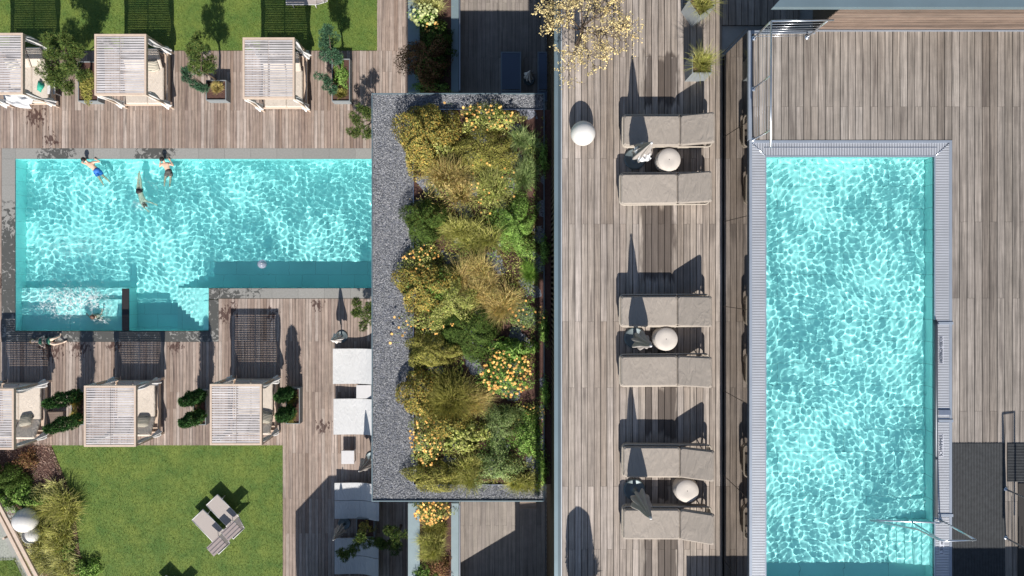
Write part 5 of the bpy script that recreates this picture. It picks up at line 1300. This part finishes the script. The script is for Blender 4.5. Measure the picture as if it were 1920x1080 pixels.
# right hand stair opening with railing
st = empty('stair_railing', pt(1886, 960), 'stainless stair railing at the lower right edge of the pool platform', 'railing')
for py in (917, 1008):
    q = pt(1885, py); MB().tube([q, q + Vector((0, 0, 1.18))], .019, 8).lathe(q, [(.045, 0), (.04, .02), (.02, .03)], 12).build('post', M['steel'], st, world=True)
MB().tube([pt(1885, 917, 1.18), pt(1885, 1008, 1.18), pt(1885, 1110, 1.18)], .02, 8).build('top_rail', M['steel'], st, world=True)
MB().tube([pt(1885, 917, 1.18), pt(1907, 917, 1.2), pt(1907, 1110, 1.2)], .018, 8).build('grab_rail', M['steel'], st, world=True)
for k in range(6): MB().tube([pt(1888 + 5.5 * k, 1008, .95 - .15 * k), pt(1888 + 5.5 * k, 1112, .95 - .15 * k)], .006, 5).build('cable', M['steel'], st, world=True)
ow = MB(); X0, Y1 = P(1908, 906, PD); X1, Y0 = P(1960, 1110, PD)
ow.wbox(X0, X1, Y0, Y1, PD + .003, PD + .02); ow.build('stair_dark_sheet', M['dark_base'], st, world=True)  # dark of the stair opening put in as a flat dark sheet
def mat_(px0, px1, py0, py1, label, along='y', zz=.003):
    X0, Y1 = P(px0, py0, PD); X1, Y0 = P(px1, py1, PD); t = empty('ribbed_mat', ((X0 + X1) / 2, (Y0 + Y1) / 2, PD + zz), label, 'mat')
    MB().box((0, 0, .004), (X1 - X0, Y1 - Y0, .006)).build('backing', M['rubber'], t); m = MB()
    if along == 'y':
        n = int((X1 - X0) / .03); [m.box((X0 - t.location.x + (i + .5) * (X1 - X0) / n, 0, .012), (.017, Y1 - Y0, .010)) for i in range(n)]
    else:
        n = int((Y1 - Y0) / .03); [m.box((0, Y0 - t.location.y + (i + .5) * (Y1 - Y0) / n, .012), (X1 - X0, .017, .010)) for i in range(n)]
    tag(m.build('ribs', M['rubber'], t), kind='stuff')
mat_(1785.5, 1884, 831, 1110, 'large dark grey ribbed mat beside the upper pool steps')
mat_(1888, 1960, 831, 903, 'smaller ribbed mat with cross ribs at the right edge, beside the railing', 'x')

# upper right: clad wall and flat canopy
cw = empty('clad_wall', P3(1700, 54, PD), 'low wall of horizontal reddish boards behind the pool deck', 'wall')
Xa, Xb = P(1528, 0, PD)[0], 11.5; yw = P(0, 56, PD)[1]; Hw = 1.22; nb = 10
for i in range(nb):
    zb = PD + .02 + i * (Hw / nb)
    MB().box(((Xa + Xb) / 2, yw + .015 + (i % 2) * .003, zb + Hw / nb / 2), (Xb - Xa, .028, Hw / nb - .022)).build('board', M['wood_clad'], cw, world=True)
MB().wbox(Xa, Xb, yw + .035, yw + 3, PD - .1, PD + Hw).build('wall_core', M['dark_base'], cw, world=True)
MB().wbox(Xa, Xb, yw - .035, yw - .002, PD, PD + .012).build('base_flashing', M['steel_edge'], cw, world=True)
ca = empty('flat_canopy', P3(1700, 5, PD + 1.5), 'grey sheet metal canopy roof at the upper right edge', 'canopy roof')
zc = PD + 1.42; c0 = P(1450, 13, zc); c1 = P(1470, -9, zc)
MB().prism([c0, (13, c0[1] + .0), (13, c0[1] + 3), (c1[0] + 2.4, c0[1] + 3), c1], zc - .12, zc).build('sheet_roof', M['zinc'], ca, world=True)
MB().wbox(P(1600, 0, PD)[0], 12, c0[1] + .8, c0[1] + 2.6, PD, zc - .122).build('canopy_core', M['dark_base'], ca, world=True)

# ---------------------------------------------------------------- things beyond the frame that cast the shadows seen at its edges
def off(name, poly, z0, z1, label, catg, mat='wall_block', ax='z'):
    o = MB().prism(poly, z0, z1).build(name, M[mat]); return tag(o, label, catg)
def sloped(name, x0, x1, y0, y1, z, prof, label, catg, mat='wall_block'):
    """block whose top follows prof [(x,h)] """
    n = len(prof); v = [(x, y0, z) for x, h in prof] + [(x, y0, z + h) for x, h in prof] + [(x, y1, z) for x, h in prof] + [(x, y1, z + h) for x, h in prof]; f = []
    for i in range(n - 1): f += [(i, i + 1, n + i + 1, n + i), (2 * n + i, 3 * n + i, 3 * n + i + 1, 2 * n + i + 1), (n + i, n + i + 1, 3 * n + i + 1, 3 * n + i)]
    f += [(0, n, 3 * n, 2 * n), (n - 1, 3 * n - 1, 4 * n - 1, 2 * n - 1)][:1] + [(n - 1, 2 * n - 1 + 0, 4 * n - 1, 3 * n - 1)]
    return tag(MB().add(v, f).build(name, M[mat]), label, catg)
sloped('deck_shadow_block', 0, 0, -16.5, -14.6, -.05, [(P(560, 0)[0], 3.2), (P(625, 0)[0], 4.45), (P(700, 0)[0], 4.5), (terx - .02, 4.5)], 'unseen building block south of the lower deck, added for its shadow', 'building')  # unseen block, profile set to cast the slanted shadow on the lower deck
sloped('terrace_shadow_block', 0, 0, -13.6, -11.6, TER, [(P(866, 0, TER)[0], 1.25), (P(972, 0, TER)[0], 2.15), (P(973.5, 0, TER)[0], 3.35), (XW + .1, 3.4)], 'unseen sloping block south of the terrace, shaped for its shadow', 'building')  # added out of view, top stepped to shade the lower terrace deck
off('pool_shadow_block', [(P(1757, 0, PD)[0], -8.5), (12, -8.5), (12, -7.0), (P(1757, 0, PD)[0], -7.0)], PD, PD + 1.25, 'unseen low block below the right side of the frame, added for its shadow', 'building')  # added out of view to shade the coping and the mat
off('corner_shadow_block', [(3.93, -8.6), (4.68, -8.6), (4.68, -7.6), (3.93, -7.6)], UP, UP + 1.05, 'unseen block on the upper deck just out of frame, added for its shadow', 'box')  # plain unseen block added to cast the square shadow by the mirror wall
tp_ = empty('topiary', P3(1090, 1132, UP), 'round clipped topiary in a tall pot just below the frame', 'plant')
MB().lathe((0, 0, 0), [(.22, 0), (.30, .7)], 24).build('pot', M['planter'], tp_)
MB().lathe((0, 0, .66), [(.05, 0), (.27, .2), (.30, .5), (.26, .8), (.1, .96)], 20).build('inner_mass', M['dark_base'], tp_)  # solid core added to fill out the shadow of the topiary
np_mesh('foliage', *shift(g_mound(.33, .33, 1.0, 2600, .05, .03, shell=.85, lump=.02), (0, 0, .65)), L['dark'], tp_, world=False)
tuft('deck_grass', 1112, 1118, 20, 20, 'tan', 'tall grass beside the topiary just below the frame', n=300, z=UP + .3, h=1.6)

# ================================================================== WATER FOAM
fb = []
for (px, py, rx, ry, n, r_, z) in ((140, 465, 66, 22, 4200, .0062, 0), (110, 567, 40, 24, 5200, .0085, 0), (170, 567, 34, 24, 4200, .0085, 0), (95, 572, 26, 16, 700, .014, .0), (140, 568, 24, 22, 900, .014, .005), (172, 562, 20, 17, 600, .013, .0), (120, 552, 60, 8, 1100, .011, 0), (150, 590, 70, 12, 700, .010, 0), (140, 528, 70, 8, 420, .010, -.01), (140, 505, 75, 16, 500, .009, -.01), (262, 384, 14, 10, 420, .010, 0), (254, 330, 10, 16, 130, .008, 0), (285, 345, 12, 22, 130, .008, 0), (172, 318, 16, 10, 90, .008, 0), (190, 600, 12, 6, 260, .012, 0)):
    x = px + rng.normal(0, rx * .6, n); y = py + rng.normal(0, ry * .6, n)
    ph = np.sin(x * .45 + np.sin(y * .3) * 2) * np.sin(y * .6 + np.sin(x * .2) * 2) + rng.normal(0, .5, n); m_ok = (ph > -.1) & (x > 36) & ~((x > 224) & (y > 538)) & (y < 617)
    d = CZ / F; fb.append(g_pebbles(np.stack([(x[m_ok] - NX) * d, (NY - y[m_ok]) * d], 1), WLOW + z, r_))
tag(np_mesh('foam', *cat(fb), plain('white_foam', (.86, .90, .90), .6, bump=0)), 'white bubbling foam of the whirlpool bay', 'foam', kind='stuff')

# ================================================================== PEOPLE
def skin_body(name, V, E, mat, parent, sub=1):
    """V: {name: (pos, r or (rx, ry))}"""
    names = list(V); me = bpy.data.meshes.new(name); o_ = root_loc(parent)
    me.from_pydata([tuple(Vector(V[n][0]) - o_) for n in names], [(names.index(a), names.index(b)) for a, b in E], [])
    o = bpy.data.objects.new(name, me); COL.objects.link(o); o.parent = parent
    sk = o.modifiers.new('skin', 'SKIN'); sk.use_smooth_shade = True
    for i, n in enumerate(names):
        r = V[n][1]; r = (r, r) if isinstance(r, (int, float)) else r
        me.skin_vertices[0].data[i].radius = r
    me.skin_vertices[0].data[names.index('pelvis')].use_root = True
    sb = o.modifiers.new('sub', 'SUBSURF'); sb.levels = sub; sb.render_levels = sub
    me.materials.append(mat); o.cycles.is_caustics_receiver = True
    return o
def person(label, J, skin, hair, face, suit, suit_mat, hair_long=False, hair_back=(0, 0, 0), bra=False, group=None):
    root = empty('person', J['pelvis'], label, 'person', group)
    V = {}; Ed = []
    def add(n, p, r, prev=None):
        V[n] = (Vector(p), r)
        if prev: Ed.append((prev, n))
    pel, ch, nk, hd = (Vector(J[k]) for k in ('pelvis', 'chest', 'neck', 'head'))
    add('pelvis', pel, (.135, .10)); add('waist', pel.lerp(ch, .5), (.115, .085), 'pelvis'); add('chest', ch, (.145, .10), 'waist')
    add('neckbase', ch.lerp(nk, .75), .075, 'chest'); add('neck', nk, .05, 'neckbase')
    up = (hd - nk).normalized(); f = Vector(face).normalized()
    add('jaw', hd - up * .05 + f * .015, .062, 'neck'); add('head', hd + up * .02, .082, 'jaw'); add('crown', hd + up * .085, .062, 'head')
    add('nose', hd + f * .10 - up * .01, .014, 'head')
    sd = up.cross(f).normalized()
    for s_ in (-1, 1): add('ear%d' % s_, hd + sd * s_ * .088, .014, 'head')
    for s_ in ('l', 'r'):
        sh, el, ha = (Vector(J[k + s_]) for k in ('sh', 'el', 'ha')); hp, kn, an, to = (Vector(J[k + s_]) for k in ('hip', 'kn', 'an', 'to'))
        add('sh' + s_, sh, .062, 'chest'); add('ua' + s_, sh.lerp(el, .45), .045, 'sh' + s_); add('el' + s_, el, .036, 'ua' + s_); add('fa' + s_, el.lerp(ha, .35), .036, 'el' + s_); add('wr' + s_, el.lerp(ha, .8), .024, 'fa' + s_)
        dh = (ha - el).normalized(); add('palm' + s_, ha, (.036, .017), 'wr' + s_); q = dh.orthogonal().normalized() if abs(dh.z) > .9 else Vector((-dh.y, dh.x, 0)).normalized()
        for i_, (o1, l1) in enumerate(((-.030, .062), (-.010, .075), (.010, .07), (.030, .055))):
            add('f%d%s' % (i_, s_), ha + dh * (.03 + l1 * .5) + q * o1, .0085, 'palm' + s_); add('t%d%s' % (i_, s_), ha + dh * (.03 + l1) + q * o1 * 1.1 + Vector((0, 0, -.012)), .007, 'f%d%s' % (i_, s_))
        add('thumb' + s_, ha + q * (.05 if s_ == 'l' else -.05) + dh * .012, .010, 'palm' + s_)
        add('hip' + s_, hp, .092, 'pelvis'); add('th' + s_, hp.lerp(kn, .5), .078, 'hip' + s_); add('kn' + s_, kn, .052, 'th' + s_); add('ca' + s_, kn.lerp(an, .35), .055, 'kn' + s_); add('an' + s_, an, .034, 'ca' + s_); add('he' + s_, an.lerp(to, .5), .036, 'an' + s_); add('to' + s_, to, .024, 'he' + s_)
    skin_body('body', V, Ed, skin, root)
    # hair: shell over the skull
    hb = Vector(hair_back); m = MB(); nr = 10; c = hd + up * .03 - f * .034 + hb * .2; ax = up; bx_ = sd; cx2 = f; v = []; fc = []
    for i in range(nr + 1):
        th = math.pi * .72 * i / nr; rr = .100 * math.sin(th) + .002
        for k in range(18):
            a = 2 * math.pi * k / 18; p_ = c + ax * (.098 * math.cos(th)) + (bx_ * math.cos(a) + cx2 * math.sin(a) * 1.05) * rr * (1 + .06 * math.sin(5 * a + i)) - cx2 * (.03 * (i / nr)); v.append(p_)
    for i in range(nr):
        for k in range(18): fc.append((i * 18 + k, i * 18 + (k + 1) % 18, (i + 1) * 18 + (k + 1) % 18, (i + 1) * 18 + k))
    m.add(v, fc, True)
    if hair_long:
        m.tube([c, c + hb * .5, c + hb], [.075, .06, .025], 10)
    m.build('hair', hair, root, world=True).cycles.is_caustics_receiver = True
    # swimwear
    m = MB(); hl, hr_, kl, kr = (Vector(J[k]) for k in ('hipl', 'hipr', 'knl', 'knr'))
    if suit == 'trunks':
        m.tube([pel.lerp(ch, .22), pel, hl.lerp(hr_, .5) + (hl.lerp(kl, .12) - hl)], [.135, .158, .15], 16)
        for a_, b_ in ((hl, kl), (hr_, kr)): m.tube([a_, a_.lerp(b_, .3), a_.lerp(b_, .62)], [.108, .105, .10], 14)
    elif suit == 'brief':
        m.tube([pel.lerp(ch, .18), pel, hl.lerp(hr_, .5) + (hl.lerp(kl, .16) - hl)], [.13, .158, .125], 16)
        for a_, b_ in ((hl, kl), (hr_, kr)): m.tube([a_, a_.lerp(b_, .16)], [.106, .10], 14)
    m.build('swimwear', suit_mat, root, world=True).cycles.is_caustics_receiver = True
    if bra:
        MB().tube([ch - (nk - ch).normalized() * .07, ch, ch + (nk - ch).normalized() * .06], [.128, .155, .135], 16).build('swim_top', suit_mat, root, world=True)
    return root
def w3(px, py, z): return P3(px, py, 0)[:2] + (z,)
person('person with dark hair and blue trunks leaning with spread arms on the pool edge', dict(
    head=w3(163, 300, .20), neck=w3(165, 304.5, .08), chest=w3(170, 309, -.02), pelvis=w3(179, 319, -.10), shl=w3(162.5, 307, .02), ell=w3(153, 305, .00), hal=w3(160, 299.5, .03), shr=w3(176, 304, .02), elr=w3(188, 303, .0), har=w3(181, 299, .03),
    hipl=w3(177, 322, -.12), knl=w3(182, 333, -.24), anl=w3(186, 343, -.36), tol=w3(188, 346, -.42), hipr=w3(183, 320, -.12), knr=w3(190, 330, -.26), anr=w3(197, 338, -.40), tor=w3(199, 341, -.46)),
    M['skin'], M['hair_dark'], (-.3, 1, -1.0), 'trunks', M['blue_swim'])
person('person in dark patterned trunks holding the pool edge with both hands', dict(
    head=w3(309, 299.5, .20), neck=w3(309.5, 304.5, .08), chest=w3(311, 309.5, .01), pelvis=w3(315, 320.5, -.06), shl=w3(303.5, 308, .02), ell=w3(299, 313, -.02), hal=w3(301.5, 300.5, .03), shr=w3(318, 307, .02), elr=w3(325.5, 311, -.02), har=w3(318.5, 299.5, .03),
    hipl=w3(312.5, 323, -.08), knl=w3(307.5, 334, -.11), anl=w3(306, 345, -.13), tol=w3(305.5, 349, -.18), hipr=w3(318.5, 323, -.08), knr=w3(318, 334, -.11), anr=w3(316, 346, -.13), tor=w3(316, 350, -.18)),
    M['skin'], M['hair_dark'], (0, 1, -1.0), 'trunks', M['dark_swim'])
person('person in black trunks diving underwater away from the pool edge', dict(
    head=w3(268.5, 383, -.22), neck=w3(267, 379.5, -.19), chest=w3(264.5, 374, -.16), pelvis=w3(259, 359, -.12), shl=w3(270, 376.5, -.17), ell=w3(279, 379, -.18), hal=w3(288, 382.5, -.20), shr=w3(261, 379, -.17), elr=w3(266, 388, -.20), har=w3(273, 394, -.22),
    hipl=w3(256.5, 356, -.12), knl=w3(256.5, 342, -.11), anl=w3(257.5, 328, -.10), tol=w3(258, 323, -.10), hipr=w3(262, 356, -.12), knr=w3(262, 342, -.11), anr=w3(260.5, 328, -.10), tor=w3(259.5, 320, -.10)),
    M['skin_pale'], M['hair_brown'], (.3, -.3, -1), 'brief', M['black_swim'])
person('person with brown hair and green swimwear standing in the whirlpool bay', dict(
    head=w3(177, 592, .12), neck=w3(177, 593, -.04), chest=w3(177, 594, -.22), pelvis=w3(177, 597, -.55), shl=w3(171.5, 594.5, -.09), ell=w3(166, 596, -.16), hal=w3(162, 590, -.10), shr=w3(182.5, 592.5, -.09), elr=w3(187.5, 590, -.15), har=w3(189, 583, -.10),
    hipl=w3(175, 597, -.60), knl=w3(174, 589, -.78), anl=w3(174, 595, -.92), tol=w3(174, 590, -.93), hipr=w3(180, 597, -.60), knr=w3(181, 589, -.78), anr=w3(181, 595, -.92), tor=w3(181, 590, -.93)),
    M['skin'], M['hair_brown'], (0, 1, .1), 'brief', M['green_cloth'], bra=True)
person('person with blond hair in a green swimsuit lying on the pool coping with bent knees', dict(
    head=w3(69, 639, .24), neck=w3(74.5, 639.5, .17), chest=w3(81, 639.5, .14), pelvis=w3(96, 639, .13), shl=w3(78.5, 645, .12), ell=w3(87, 652.5, .06), hal=w3(90.5, 640, .30), shr=w3(79, 634, .12), elr=w3(86, 629.5, .10), har=w3(90.5, 637, .30),
    hipl=w3(99, 642, .12), knl=w3(111, 644.5, .34), anl=w3(121, 641.5, .07), tol=w3(127, 638.5, .05), hipr=w3(99, 636.5, .12), knr=w3(109, 634, .34), anr=w3(115, 629.5, .07), tor=w3(115.5, 624, .05)),
    M['skin_pale'], M['hair_blond'], (.35, 0, 1), 'brief', M['emerald_swim'], hair_long=True, hair_back=(-.16, 0, -.10), bra=True)
ph_ = MB().box((0, 0, 0), (.08, .15, .009), bev=.003).build('phone', M['dark_metal']); ph_.location = w3(92, 638.5, .34); ph_.rotation_euler = (R(40), 0, 0); tag(ph_, 'dark phone held by the person lying on the pool coping', 'phone')
